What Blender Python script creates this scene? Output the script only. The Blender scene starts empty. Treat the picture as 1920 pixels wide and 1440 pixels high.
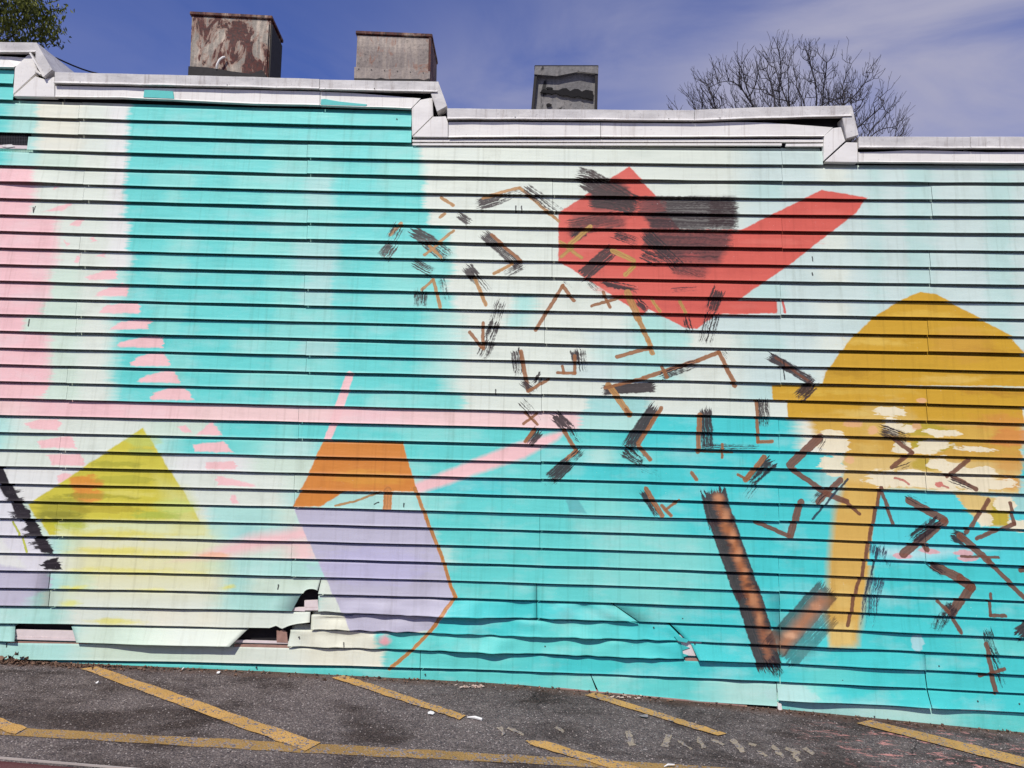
import bpy, bmesh, math, random
from mathutils import Vector, Matrix, noise as mnoise
import numpy as np
random.seed(7)
scene = bpy.context.scene
COL = scene.collection
R = math.radians

# ------------------------------------------------------------------ camera
F, CX, CY = 1440.0, 960.0, 720.0                       # focal length in photo pixels
YAW, PITCH, ROLL, DIST, CAMZ = 0.02536, 0.06512, 0.02551, 4.644, 1.4545
LENSK = 2.277e-8                                       # mild bow of the courses
def cam_axes():
    cy, sy, cp, sp = math.cos(YAW), math.sin(YAW), math.cos(PITCH), math.sin(PITCH)
    fwd = Vector((-sy*cp, cy*cp, sp)); right = Vector((cy, sy, 0)); up = right.cross(fwd)
    c, s = math.cos(ROLL), math.sin(ROLL)
    return c*right + s*up, -s*right + c*up, fwd
CR, CU, CF = cam_axes()
CAM = Vector((0, -DIST, CAMZ))
cam_data = bpy.data.cameras.new('camera'); cam = bpy.data.objects.new('camera', cam_data); COL.objects.link(cam)
cam_data.sensor_width = 36; cam_data.sensor_fit = 'HORIZONTAL'; cam_data.lens = F/1920*36
cam_data.clip_start = 0.05; cam_data.clip_end = 2000
m = Matrix.Identity(4)
for i in range(3):
    m[i][0], m[i][1], m[i][2], m[i][3] = CR[i], CU[i], -CF[i], CAM[i]
cam.matrix_world = m
scene.camera = cam

# ------------------------------------------------------------------ sky, sun, exposure
SUN_EL, SUN_AZ = 50.0, 22.0                            # azimuth: degrees left of the wall's normal
world = bpy.data.worlds.new('World'); scene.world = world; world.use_nodes = True
wn = world.node_tree; wn.nodes.clear()
w_out = wn.nodes.new('ShaderNodeOutputWorld'); w_bg = wn.nodes.new('ShaderNodeBackground')
w_sky = wn.nodes.new('ShaderNodeTexSky'); w_sky.sky_type = 'NISHITA'; w_sky.sun_disc = False
w_sky.sun_elevation = R(SUN_EL); w_sky.sun_rotation = R(180 + SUN_AZ)
w_sky.air_density = 1.0; w_sky.dust_density = 0.0; w_sky.ozone_density = 3.5
w_bg.inputs['Strength'].default_value = 0.068
w_tint = wn.nodes.new('ShaderNodeMix'); w_tint.data_type = 'RGBA'; w_tint.blend_type = 'MULTIPLY'
w_tint.inputs[0].default_value = 1.0; w_tint.inputs[7].default_value = (0.64, 0.84, 1.66, 1)
wn.links.new(w_sky.outputs[0], w_tint.inputs[6])
w_tc = wn.nodes.new('ShaderNodeTexCoord')
def sky_noise(scale, loc, rot, size, detail, rough, lo, hi, top):
    mp = wn.nodes.new('ShaderNodeMapping'); mp.inputs['Location'].default_value = loc; mp.inputs['Rotation'].default_value = rot; mp.inputs['Scale'].default_value = scale
    wn.links.new(w_tc.outputs['Generated'], mp.inputs[0])
    nn = wn.nodes.new('ShaderNodeTexNoise'); nn.inputs['Scale'].default_value = size; nn.inputs['Detail'].default_value = detail; nn.inputs['Roughness'].default_value = rough; nn.inputs['Distortion'].default_value = 0.6
    wn.links.new(mp.outputs[0], nn.inputs[0])
    r = wn.nodes.new('ShaderNodeMapRange'); r.interpolation_type = 'SMOOTHSTEP'
    for i, v in ((1, lo), (2, hi), (3, 0.0), (4, top)): r.inputs[i].default_value = v
    wn.links.new(nn.outputs[0], r.inputs[0]); return r.outputs[0]
CLOUD_SEED = 12.33
cover = sky_noise((1, 1, 1.4), (CLOUD_SEED, CLOUD_SEED*.37, CLOUD_SEED*.71), (0, 0, 0), 1.0, 2, .5, .345, .585, 1.0)      # where the thin cloud lies
wisps = sky_noise((2.2, 3.0, 7.0), (.3, .1, .7), (.15, .25, .35), 1.2, 7, .55, .14, .66, 1.0)                            # its streaks
w_m = wn.nodes.new('ShaderNodeMath'); w_m.operation = 'MULTIPLY'; wn.links.new(cover, w_m.inputs[0]); wn.links.new(wisps, w_m.inputs[1])
w_mix = wn.nodes.new('ShaderNodeMix'); w_mix.data_type = 'RGBA'
w_mix.inputs[7].default_value = (5.9, 5.9, 8.0, 1)
wn.links.new(w_m.outputs[0], w_mix.inputs[0]); wn.links.new(w_tint.outputs[2], w_mix.inputs[6])
wn.links.new(w_mix.outputs[2], w_bg.inputs[0]); wn.links.new(w_bg.outputs[0], w_out.inputs[0])

sun_data = bpy.data.lights.new('sun', 'SUN'); sun_data.energy = 3.9; sun_data.angle = R(0.5); sun_data.color = (1.0, 0.95, 0.865)
sun = bpy.data.objects.new('sun', sun_data); COL.objects.link(sun)
to_sun = Vector((-math.sin(R(SUN_AZ))*math.cos(R(SUN_EL)), -math.cos(R(SUN_AZ))*math.cos(R(SUN_EL)), math.sin(R(SUN_EL))))
sun.rotation_euler = to_sun.to_track_quat('Z', 'Y').to_euler(); sun.location = (-4, -8, 12)
vs = scene.view_settings
vs.view_transform = 'Standard'; vs.look = 'None'; vs.exposure = 0.0; vs.gamma = 1.0; vs.use_curve_mapping = False

# ------------------------------------------------------------------ measuring: photo pixel -> the place
def ray(px, py):
    return CR*((px-CX)/F) + CU*((CY-py)/F) + CF
def at_y(px, py, y):                                   # point on the plane Y = y
    d = ray(px, py); return CAM + d*((y - CAM.y)/d.y)
def W(px, py, out=0.0):                                # point on the wall (out = metres proud of it)
    return at_y(px, py, -out)
PXM = F/DIST                                           # photo pixels per metre on the wall
GX = [-40, -6, -3.155, -1.6, -0.073, 1.429, 2.902, 6, 10, 40]
GZ = [0.06, 0.045, 0.022, 0.010, -0.014, -0.102, -0.191, -0.36, -0.42, -0.42]
def ground_z(x): return float(np.interp(x, GX, GZ))
def G(px, py, lift=0.0):                               # point on the ground
    d = ray(px, py); z = 0.0
    for _ in range(12):
        p = CAM + d*((z - CAM.z)/d.z); z = ground_z(p.x)
    p.z = z + lift; return p
def project_bowed(X, Z):                               # where a level course shows
    d = Vector((X, 0, Z)) - CAM; w = d.dot(CF); x, y = d.dot(CR)/w*F, d.dot(CU)/w*F
    s = 1 + LENSK*(x*x + y*y); return CX + x*s, CY - y*s
COURSE = 0.1016; Z_TOP = 3.53
_ln = {}
def line_table(k):
    if k not in _ln:
        pts = [project_bowed(X, Z_TOP - k*COURSE) for X in np.linspace(-6.2, 6.2, 63)]
        _ln[k] = (np.array([p[0] for p in pts]), np.array([p[1] for p in pts]))
    return _ln[k]
def line_y(k, px):                                     # photo row of course line k at column px
    k0 = math.floor(k); t = k - k0
    a = line_table(k0); y = float(np.interp(px, *a))
    if t > 1e-6:
        b = line_table(k0+1); y = y*(1-t) + t*float(np.interp(px, *b))
    return y

# ------------------------------------------------------------------ helpers
def srgb(r, g, b, gain=1.0):
    f = lambda c: (c/12.92 if c <= 0.04045 else ((c+0.055)/1.055)**2.4)
    return (min(f(r/255)*gain, .92), min(f(g/255)*gain, .92), min(f(b/255)*gain, .92), 1)
def mesh_obj(name, verts, faces, mat=None, parent=None, smooth=False):
    me = bpy.data.meshes.new(name); me.from_pydata([tuple(v) for v in verts], [], faces); me.update()
    if smooth: me.polygons.foreach_set('use_smooth', [True]*len(me.polygons))
    o = bpy.data.objects.new(name, me); COL.objects.link(o)
    if mat: me.materials.append(mat)
    if parent: o.parent = parent; o.matrix_parent_inverse = parent.matrix_world.inverted()
    return o
def empty(name, loc=(0, 0, 0)):
    o = bpy.data.objects.new(name, None); COL.objects.link(o); o.location = loc; o.empty_display_size = .2
    o.matrix_world = Matrix.Translation(loc); return o
def tag(o, label=None, cat=None, group=None, kind=None):
    for key, v in (('label', label), ('category', cat), ('group', group), ('kind', kind)):
        if v: o[key] = v
    return o
class MB:
    def __init__(s): s.v, s.f = [], []
    def add(s, verts, faces):
        n = len(s.v); s.v += [Vector(v) for v in verts]; s.f += [tuple(n+i for i in f) for f in faces]
    def box(s, a, b):
        (x0, y0, z0), (x1, y1, z1) = a, b
        s.add([(x0,y0,z0),(x1,y0,z0),(x1,y1,z0),(x0,y1,z0),(x0,y0,z1),(x1,y0,z1),(x1,y1,z1),(x0,y1,z1)],
              [(0,3,2,1),(4,5,6,7),(0,1,5,4),(1,2,6,5),(2,3,7,6),(3,0,4,7)])
    def prism(s, front, back):                         # two matching loops
        n = len(front); s.add(list(front)+list(back),
            [tuple(range(n)), tuple(reversed(range(n, 2*n)))] + [(i, n+i, n+(i+1) % n, (i+1) % n) for i in range(n)])
    def tube(s, pts, rad, n=6, cap=True):
        rings = []; base = len(s.v)
        for i, p in enumerate(pts):
            p = Vector(p); t = (Vector(pts[min(i+1, len(pts)-1)]) - Vector(pts[max(i-1, 0)])).normalized()
            u = t.orthogonal().normalized() if i == 0 else (u - t*u.dot(t)).normalized()
            w = t.cross(u); r = rad[i] if isinstance(rad, (list, tuple)) else rad
            s.v += [p + (u*math.cos(2*math.pi*j/n) + w*math.sin(2*math.pi*j/n))*r for j in range(n)]
        for i in range(len(pts)-1):
            for j in range(n):
                a = base+i*n+j; b = base+i*n+(j+1) % n; s.f.append((a, b, b+n, a+n))
        if cap:
            s.f.append(tuple(reversed(range(base, base+n)))); e = base+(len(pts)-1)*n; s.f.append(tuple(range(e, e+n)))
    def build(s, name, mat, parent=None, smooth=False, bevel=0):
        me = bpy.data.meshes.new(name); bm = bmesh.new()
        vs_ = [bm.verts.new(v) for v in s.v]
        for f in s.f:
            try: bm.faces.new([vs_[i] for i in f])
            except ValueError: pass
        bmesh.ops.recalc_face_normals(bm, faces=bm.faces)
        if bevel: bmesh.ops.bevel(bm, geom=list(bm.edges), offset=bevel, segments=2, affect='EDGES', clamp_overlap=True)
        bm.to_mesh(me); bm.free()
        if smooth: me.polygons.foreach_set('use_smooth', [True]*len(me.polygons))
        o = bpy.data.objects.new(name, me); COL.objects.link(o); me.materials.append(mat)
        if parent: o.parent = parent; o.matrix_parent_inverse = parent.matrix_world.inverted()
        return o

# ------------------------------------------------------------------ node builder
class NB:
    def __init__(s, name):
        s.mat = bpy.data.materials.new(name); s.mat.use_nodes = True; s.nt = s.mat.node_tree; s.nt.nodes.clear()
    def node(s, t, **kw):
        n = s.nt.nodes.new(t)
        for k, v in kw.items(): setattr(n, k, v)
        return n
    def put(s, sock, v):
        if isinstance(v, bpy.types.NodeSocket): s.nt.links.new(v, sock)
        else: sock.default_value = v
    def math(s, op, a, b=None, c=None, clamp=False):
        n = s.node('ShaderNodeMath', operation=op, use_clamp=clamp); s.put(n.inputs[0], a)
        if b is not None: s.put(n.inputs[1], b)
        if c is not None: s.put(n.inputs[2], c)
        return n.outputs[0]
    def vm(s, op, a, b=None, c=None, scale=None):
        n = s.node('ShaderNodeVectorMath', operation=op); s.put(n.inputs[0], a)
        if b is not None: s.put(n.inputs[1], b)
        if c is not None: s.put(n.inputs[2], c)
        if scale is not None: s.put(n.inputs[3], scale)
        return n.outputs[1] if op in ('DOT_PRODUCT', 'LENGTH', 'DISTANCE') else n.outputs[0]
    def rng(s, v, a, b, lo=0.0, hi=1.0, smooth=False):
        n = s.node('ShaderNodeMapRange'); n.interpolation_type = 'SMOOTHSTEP' if smooth else 'LINEAR'
        s.put(n.inputs[0], v); n.inputs[1].default_value = a; n.inputs[2].default_value = b
        n.inputs[3].default_value = lo; n.inputs[4].default_value = hi
        return n.outputs[0]
    def mix(s, fac, a, b, blend='MIX'):
        n = s.node('ShaderNodeMix', data_type='RGBA', blend_type=blend); s.put(n.inputs[0], fac); s.put(n.inputs[6], a); s.put(n.inputs[7], b)
        return n.outputs[2]
    def noise(s, vec, scale=1.0, detail=2.0, rough=0.5, dist=0.0, color=False):
        n = s.node('ShaderNodeTexNoise'); s.put(n.inputs['Vector'], vec); n.inputs['Scale'].default_value = scale
        n.inputs['Detail'].default_value = detail; n.inputs['Roughness'].default_value = rough; n.inputs['Distortion'].default_value = dist
        return n.outputs['Color' if color else 'Fac']
    def voronoi(s, vec, scale, feature='F1', out='Distance'):
        n = s.node('ShaderNodeTexVoronoi', feature=feature); s.put(n.inputs['Vector'], vec); n.inputs['Scale'].default_value = scale
        return n.outputs[out]
    def pos(s): return s.node('ShaderNodeNewGeometry').outputs['Position']
    def objco(s): return s.node('ShaderNodeTexCoord').outputs['Object']
    def done(s, color, rough=0.6, metal=0.0, height=None, bump=0.2, dist=0.002, spec=0.35):
        b = s.node('ShaderNodeBsdfPrincipled'); o = s.node('ShaderNodeOutputMaterial')
        s.put(b.inputs['Base Color'], color); s.put(b.inputs['Roughness'], rough); s.put(b.inputs['Metallic'], metal)
        b.inputs['Specular IOR Level'].default_value = spec
        if height is not None:
            n = s.node('ShaderNodeBump'); n.inputs['Strength'].default_value = bump; n.inputs['Distance'].default_value = dist
            s.put(n.inputs['Height'], height); s.nt.links.new(n.outputs[0], b.inputs['Normal'])
        s.nt.links.new(b.outputs[0], o.inputs[0]); return s.mat

# ------------------------------------------------------------------ plain materials
def m_white():
    n = NB('white_trim_paint'); p = n.pos()
    d = n.noise(n.vm('MULTIPLY', p, (3, 3, 9)), 1.0, 5, .6); f = n.noise(p, 90, 3, .6)
    c = n.mix(n.rng(d, .45, .75), srgb(242, 239, 232), srgb(224, 220, 214))
    c = n.mix(n.rng(f, .66, .74, 0, .5), c, srgb(150, 140, 140))
    rn_ = n.noise(n.vm('MULTIPLY', p, (46, 46, 2)), 1.0, 4, .65); c = n.mix(n.rng(rn_, .56, .74, 0, .45), c, srgb(168, 156, 146))
    return n.done(c, .5, 0, d, .35, .006)
def m_coping():
    n = NB('weathered_coping_paint'); p = n.pos()
    d = n.noise(n.vm('MULTIPLY', p, (5, 5, 14)), 1.0, 6, .65); f = n.noise(p, 70, 4, .65)
    c = n.mix(n.rng(d, .35, .7), srgb(226, 223, 218), srgb(192, 189, 186))
    c = n.mix(n.rng(f, .60, .72, 0, .55), c, srgb(130, 122, 124))
    rn_ = n.noise(n.vm('MULTIPLY', p, (40, 40, 3)), 1.0, 4, .65); c = n.mix(n.rng(rn_, .54, .72, 0, .5), c, srgb(140, 128, 120))
    return n.done(c, .55, 0, d, .4, .006)
def m_flat(name, col, rough=.7, var=.25, scale=20, bump=.2):
    n = NB(name); p = n.pos(); d = n.noise(p, scale, 5, .6)
    c = n.mix(n.rng(d, .3, .75), col, tuple(x*(1-var) for x in col[:3])+(1,))
    return n.done(c, rough, 0, d, bump, .003)
MAT = {}
MAT['white'] = m_white(); MAT['coping'] = m_coping()
MAT['tar'] = m_flat('tar_paper', (0.018, 0.016, 0.018, 1), .85)
MAT['old'] = m_flat('old_pinkish_siding', srgb(236, 222, 220), .7, .15, 25)
MAT['oldrust'] = m_flat('rusty_old_siding', srgb(178, 140, 126), .8, .35, 30)
MAT['black'] = m_flat('black_void', (0.01, 0.009, 0.01, 1), .9)
MAT['wire'] = m_flat('dusty_wire', (0.10, 0.10, 0.11, 1), .6)
MAT['roof'] = m_flat('grey_roofing', (0.16, 0.155, 0.16, 1), .9, .4, 6)
MAT['wood'] = m_flat('weathered_base_plank', srgb(186, 150, 140), .85, .4, 18)
MAT['screw'] = m_flat('dull_screw', (0.08, 0.075, 0.07, 1), .5)

# ------------------------------------------------------------------ the mural (paint on the siding, in photo columns and rows)
PC = dict(T=(98, 206, 198), U=(126, 211, 200), V=(170, 217, 205), M=(213, 221, 206), C=(222, 222, 202), G=(200, 219, 200),
          W=(220, 221, 214), B=(196, 214, 206), A=(156, 208, 200), P=(234, 188, 188), Q=(234, 200, 194), D=(72, 200, 198), L=(186, 182, 196), E=(182, 212, 203))
def row_stops(k):
    """colour stops along one course: (column, colour, softness)"""
    pink = {6:66,7:67,8:58,9:108,10:110,11:107,12:94,13:94,14:79,15:46,16:96,17:95,18:95,19:78}
    tl = {2:240,3:240,4:239,5:238,6:237,7:237,8:236,9:240,10:243,11:246,12:243,13:241,14:240,15:222,16:220,17:221,18:212,19:216}
    tr = {4:(784,8),5:(792,9),6:(798,10),7:(797,8),8:(806,10),9:(838,8),10:(846,10),11:(850,14),12:(834,14),13:(852,14),14:(846,22),15:(848,34),16:(850,36),17:(838,30),18:(842,26),19:(868,8)}
    if k <= 1: return [(-900, 'T', 0)]
    if k == 20: return [(-900, 'Q', 0), (60, 'P', 40), (330, 'Q', 60), (640, 'P', 50), (760, 'Q', 60), (1087, 'V', 3), (1212, 'D', 12), (1492, 'C', 14), (1918, 'D', 6)]
    if k < 20:
        r = []
        if k in pink: r += [(-900, 'P', 0), (pink[k], 'G' if k > 11 else 'M', 4)]
        else: r += [(-900, 'T', 0), (18, 'V', 14), (72, 'C' if k < 5 else 'G', 5)]
        r += [(152, 'M', 12), (205, 'W' if k < 12 else 'V', 10)]
        r += [(tl[k], 'T', 1.5 if k < 14 else 10)]
        if k > 3:
            q = random.Random(k*11); j = lambda: q.uniform(-16, 16); c = lambda: q.choice('TTUU')
            r += [(300+j(), c(), 10), (352+j(), 'T', 6), (430+j(), c(), 12), (505+j(), 'U', 8), (560+j(), q.choice('UUA'), 10), (632+j()*.6, 'T', 5), (700+j(), c(), 14)]
        if k in tr:
            x, s = tr[k]; s = s*.45 if k < 14 else s; r += [(x, 'M', s)]
            if k in (14, 15, 16, 17): r[-1] = (x-40, 'V', s); r += [(x+14, 'M', s*.7)]
            patch = {13: [(962, 'V', 8), (1004, 'M', 10)], 14: [(955, 'V', 10), (992, 'M', 14), (1180, 'V', 20), (1262, 'B', 24)],
                     15: [(1098, 'B', 20), (1190, 'V', 16), (1292, 'M', 8)], 16: [(1120, 'V', 30), (1258, 'B', 30), (1330, 'M', 20)],
                     17: [(1060, 'B', 40), (1160, 'V', 30), (1270, 'M', 20)], 19: [(1100, 'A', 6), (1213, 'M', 8)], 12: [(960, 'M', 5)]}
            r += patch.get(k, [])
            if k <= 18:
                r += [(1388, 'B' if k % 3 else 'E', 26), (1470, 'B', 8), (1530, 'M' if k % 2 else 'B', 16), (1590, 'B', 10), (1626, 'E', 10), (1652, 'B', 12),
                      (1694, 'E' if k < 13 else 'B', 2), (1748, 'B', 12), (1848, 'E', 5), (1896, 'B', 8)]
        return r
    rows = {21: [(-900,'V',0),(30,'M',20),(280,'G',20),(400,'T',14),(520,'U',20),(560,'T',8),(755,'U',14),(898,'T',14),(1160,'D',30),(1498,'C',10),(1918,'D',6)],
            22: [(-900,'V',0),(20,'G',20),(100,'M',10),(280,'V',12),(330,'T',30),(440,'U',30),(500,'V',40),(600,'T',20),(1100,'V',18),(1150,'T',18),(1240,'D',30)],
            23: [(-900,'M',0),(330,'W',20),(470,'G',20),(610,'V',10),(760,'U',12),(800,'T',20),(1080,'D',40),(1480,'D',5),(1530,'A',20)],
            24: [(-900,'W',0),(300,'M',20),(540,'G',20),(790,'D',20),(960,'T',30),(1120,'T',30),(1180,'D',30),(1520,'A',20)],
            25: [(-900,'W',0),(320,'M',20),(540,'V',20),(640,'V',20),(790,'U',20),(850,'T',20),(1100,'U',30),(1190,'D',40)],
            26: [(-900,'G',0),(100,'M',20),(372,'M',5),(390,'V',14),(520,'G',30),(560,'V',20),(790,'T',20),(1080,'U',20),(1200,'U',20),(1260,'D',40)],
            27: [(-900,'W',0),(60,'G',20),(380,'V',14),(450,'A',10),(480,'V',10),(560,'M',20),(810,'T',20),(1100,'U',40),(1330,'T',30),(1400,'D',20)],
            28: [(-900,'W',0),(90,'V',10),(150,'M',20),(420,'G',30),(540,'Q',20),(600,'V',20),(830,'V',8),(850,'T',8),(1060,'T',20),(1140,'U',30),(1330,'T',30),(1400,'D',20)],
            29: [(-900,'W',0),(120,'M',10),(370,'V',20),(560,'V',20),(820,'T',20),(1060,'U',30),(1300,'T',60),(1400,'D',20)],
            30: [(-900,'L',0),(95,'V',6),(175,'M',6),(420,'V',20),(470,'G',20),(600,'M',8),(830,'T',10),(1150,'U',60),(1260,'T',30),(1360,'D',30)],
            31: [(-900,'L',0),(60,'V',14),(78,'G',6),(140,'M',20),(410,'V',30),(600,'M',10),(830,'D',10),(1100,'T',60),(1260,'D',60)],
            32: [(-900,'V',0),(125,'M',20),(260,'C',40),(420,'M',30),(590,'C',20),(800,'D',14),(1000,'T',40),(1160,'D',60),(1800,'T',40)],
            33: [(-900,'V',0),(150,'G',10),(300,'M',40),(560,'C',20),(707,'T',3),(760,'T',20),(1200,'D',60)],
            34: [(-900,'V',0),(150,'G',30),(380,'M',60),(560,'C',30),(722,'T',3),(1000,'D',60),(1500,'T',30),(1600,'D',30)],
            35: [(-900,'T',0),(500,'U',30),(560,'T',20),(1040,'U',40),(1130,'T',50),(1330,'V',40),(1500,'U',30),(1540,'D',30)],
            36: [(-900,'T',0),(1480,'A',40),(1620,'V',40),(1780,'T',50)]}
    return rows[min(k, 36)]

# shapes: ('poly', points, colour, edge softness px, alpha)  ('blob', x, y, rx, ry, colour, alpha)  ('line', x1,y1,x2,y2,w,colour)  ('brush', x1,y1,x2,y2,w,colour,dry)
SH = []
def poly(pts, col, soft=1.2, alpha=1.0, wob=1.0): SH.append(('poly', pts, col, soft, alpha, wob))
def blob(x, y, rx, ry, col, alpha=1.0, hard=.5, rag=1.3): SH.append(('blob', x, y, rx, ry, col, alpha, hard, rag))
def line(x1, y1, x2, y2, w, col='br'): SH.append(('line', x1, y1, x2, y2, w, col))
def brush(x1, y1, x2, y2, w, dry=.45, col='bk', alpha=1.0): SH.append(('brush', x1, y1, x2, y2, w, col, dry, alpha))
def lines(pts, w, col='br'):
    for a, b in zip(pts, pts[1:]): line(*a, *b, w, col)
PK, RED, OCH, LAV, ORG = (235, 190, 188), (207, 94, 80), (200, 156, 44), (184, 181, 197), (205, 128, 50)
COLS = dict(bk=(40, 28, 30), bk2=(48, 33, 32), br=(160, 104, 60), tan=(188, 138, 78), db=(122, 78, 58), oc=(190, 150, 80), blk=(30, 22, 26), ink=(48, 62, 78), rd=(110, 52, 52))
# pink leaf-like dabs, one or two on each course
for pts in [[(102,352),(118,346),(116,350),(104,356)], [(112,392),(130,380),(136,382),(122,396),(84,398)], [(132,424),(146,410),(158,411),(150,426)],
            [(120,450),(134,458),(130,463)], [(170,448),(180,442),(180,452),(174,455)], [(143,484),(150,476),(150,494),(142,492)], [(184,481),(200,472),(200,483)],
            [(163,521),(192,516),(206,503),(220,504),(222,524),(170,526)], [(182,551),(196,543),(232,532),(243,541),(236,552),(240,557),(180,556)],
            [(190,586),(200,573),(258,567),(264,574),(256,583),(264,589),(190,588)], [(208,616),(226,604),(274,597),(284,603),(276,613),(280,618),(206,619)],
            [(222,648),(230,641),(266,642),(280,629),(305,632),(299,645),(308,653),(222,651)], [(246,682),(262,668),(302,660),(312,668),(308,678),(322,687),(246,686)],
            [(262,712),(276,705),(302,705),(316,694),(328,698),(326,710),(342,719),(264,717)], [(284,744),(290,737),(328,726),(350,729),(352,740),(366,750),(286,750)],
            [(10,733),(22,724),(60,722),(95,723),(70,732),(80,742),(14,742)], [(40,722),(94,716),(95,722),(42,726)], [(50,794),(70,787),(112,786),(118,795),(112,807),(60,804)],
            [(72,827),(100,826),(128,817),(138,820),(138,833),(146,840),(78,840)], [(90,853),(104,853),(108,858),(152,850),(160,866),(162,873),(102,872)], [(110,892),(120,886),(140,890),(112,906)],
            [(335,800),(350,797),(362,812),(350,812)], [(392,795),(400,790),(404,806),(416,816),(370,816),(386,806)], [(361,833),(372,834),(378,840),(410,836),(420,828),(424,832),(440,848),(368,846)],
            [(386,867),(396,870),(438,864),(442,868),(446,880),(390,880)], [(408,892),(416,906),(480,908),(480,912),(410,910)], [(432,928),(442,928),(449,944),(438,944)]]:
    poly(pts, PK, 1.5, 1, 2.2)
# yellow mountain on the left with its orange blush and streaks
poly([(270,802),(284,830),(320,882),(345,920),(385,990),(385,1003),(96,1003),(54,946)], (200,190,62), 1.5)
poly([(110,978),(388,976),(392,1004),(112,1006)], (212,224,180), 6, .9, 5)
poly([(300,900),(350,920),(388,998),(330,1000)], (206,208,130), 16, .7, 5)
poly([(130,1006),(400,1006),(420,1070),(400,1108),(140,1106)], (222,218,158), 34, .75, 3)
blob(268,826,40,14,(176,200,110),.5); blob(160,905,34,18,(214,144,52),1.,.35); blob(168,928,32,14,(216,146,54),1.,.35)
blob(120,955,60,30,(150,146,40),.75); blob(235,900,60,8,(160,160,50),.5,.2); blob(200,955,70,7,(168,150,40),.5,.2); blob(330,950,50,16,(190,208,110),.6)
blob(130,986.18,52.8,15.18,(176,186,44),.75,1.0,1.7); blob(220,1002.05,143,13.915,(214,204,80),.75,1.0,1.7); blob(240,1034.75,165,11.385,(220,210,84),.75,1.0,1.7); blob(250,1071.1,176,8.855,(220,214,110),.75,1.0,1.7)
blob(142,1101.55,33,7.59,(226,216,56),.75,1.0,1.7); blob(290,1105.11,50.6,6.325,(226,222,130),.75,1.0,1.7); blob(430,1100.2,22,6.325,(224,218,96),.75,1.0,1.7); blob(136,1130.34,26.4,8.855,(218,218,110),.75,1.0,1.7); blob(220,1165.6,66,8.855,(222,216,92),.75,1.0,1.7)
# pink pale ribbon and stick, the orange and lavender blocks
poly([(1062,806),(1046,824),(985,858),(880,893),(820,914),(786,924),(774,908),(850,880),(905,856),(960,833)], PK, 4, 1, 1.5)
poly([(360,1046),(470,1004),(590,984),(596,1008),(500,1026),(420,1044)], PK, 10, .95, 2)
blob(405,1040,36,8,(232,176,140),.8)
poly([(650,700),(657,696),(664,700),(662,712),(648,758),(622,826),(608,826),(632,758)], PK, 1.2)
poly([(607,827),(755,829),(758,852),(768,880),(783,921),(640,921),(564,921)], ORG, 1.2)
poly([(567,916),(646,921),(604,950),(550,950)], ORG, 1.2)
blob(690,896,80,18,(214,150,56),.7); line(728,920,727,952,16,(205,130,58))
blob(220,870,60,7,(150,150,40),.6,.6,2.2); blob(180,930,90,6,(140,138,36),.6,.6,2.2); blob(110,965,50,9,(128,126,34),.7,.6,2.2); blob(250,925,70,7,(214,206,100),.7,.7,2.2); blob(300,965,60,9,(150,176,70),.6,.7,2.2); blob(270,845,30,10,(160,180,90),.6,.7,2.)
lines([(716,922),(665,940),(630,948)], 4, 'tan')
poly([(551,952),(795,957),(854,1118),(846,1136),(815,1180),(735,1186),(658,1184),(612,1082),(570,990)], LAV, 1.2)
blob(700,1060,120,40,(184,180,216),.5)
lines([(779,915),(800,972),(830,1046),(846,1100),(855,1117),(836,1142),(812,1178),(775,1216),(730,1254)], 6.5, (196,128,56))
blob(724,1200,16,14,(238,166,172),.9,.9)
# the red heart-like block
poly([(1047,400),(1110,364),(1180,313),(1228,368),(1300,470),(1205,592),(1098,522),(1047,490)], RED)
poly([(1150,432),(1420,432),(1490,465),(1490,490),(1395,535),(1305,617),(1282,614),(1098,522)], RED)
poly([(1368,442),(1420,425),(1500,378),(1540,357),(1570,362),(1624,373),(1604,400),(1486,492),(1395,536),(1300,562)], RED)
poly([(1300,563),(1456,563),(1456,588),(1300,592)], RED)
line(1467,566,1470,586,4,(222,98,88))
for (x, y, rx, ry, c) in [(1450,455,90,10,(216,112,96)),(1540,400,60,9,(214,108,94)),(1380,510,80,9,(196,86,74)),(1150,545,50,8,(214,112,98)),(1280,575,80,9,(194,84,74)),(1100,470,40,10,(214,110,98)),(1400,575,50,7,(212,108,94)),(1560,375,50,6,(196,88,76))]: blob(x, y, rx, ry, c, .55, .9, 2.2)
# ochre palm-like head and trunk
poly([(1538,722),(1547,698),(1566,676),(1590,640),(1640,592),(1690,562),(1724,547),(1752,552),(1790,572),(1893,630),(1912,668),(1930,700),(1960,725)], OCH)
poly([(1447,721),(1990,728),(1990,766),(1447,750)], OCH, 1.2)
poly([(1475,749),(1916,762),(1916,800),(1475,786)], OCH, 1.2)
poly([(1512,780),(1916,795),(1914,838),(1530,822)], (206,166,72), 8, 1, 2)
poly([(1586,815),(1915,830),(1911,880),(1584,868)], (200,158,66), 2, 1, 2)
poly([(1578,855),(1912,868),(1905,925),(1580,912)], (212,182,112), 3, 1, 2)
poly([(1584,900),(1662,905),(1646,930),(1606,1206),(1560,1212),(1546,1150),(1552,1050),(1562,960)], (208,168,84), 8, 1, 1)
poly([(1556,1168),(1600,1166),(1598,1210),(1552,1210)], (216,186,110), 6, 1, 1)
blob(1660,785,60,40,(206,176,100),.6)
blob(1730,806,52,14,(178,158,52),.95,.4); blob(1745,835,46,14,(176,160,50),.95,.4); blob(1740,872,40,13,(182,158,54),.9,.4)
blob(1880,790,62,22,(206,142,62),.8,.8,1.8); blob(1890,822,54,20,(206,134,66),.85,.6,1.6); blob(1892,868,40,26,(204,146,68),.7,.8,1.6); blob(1890,905,26,14,(206,150,72),.9,.5)
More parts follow.
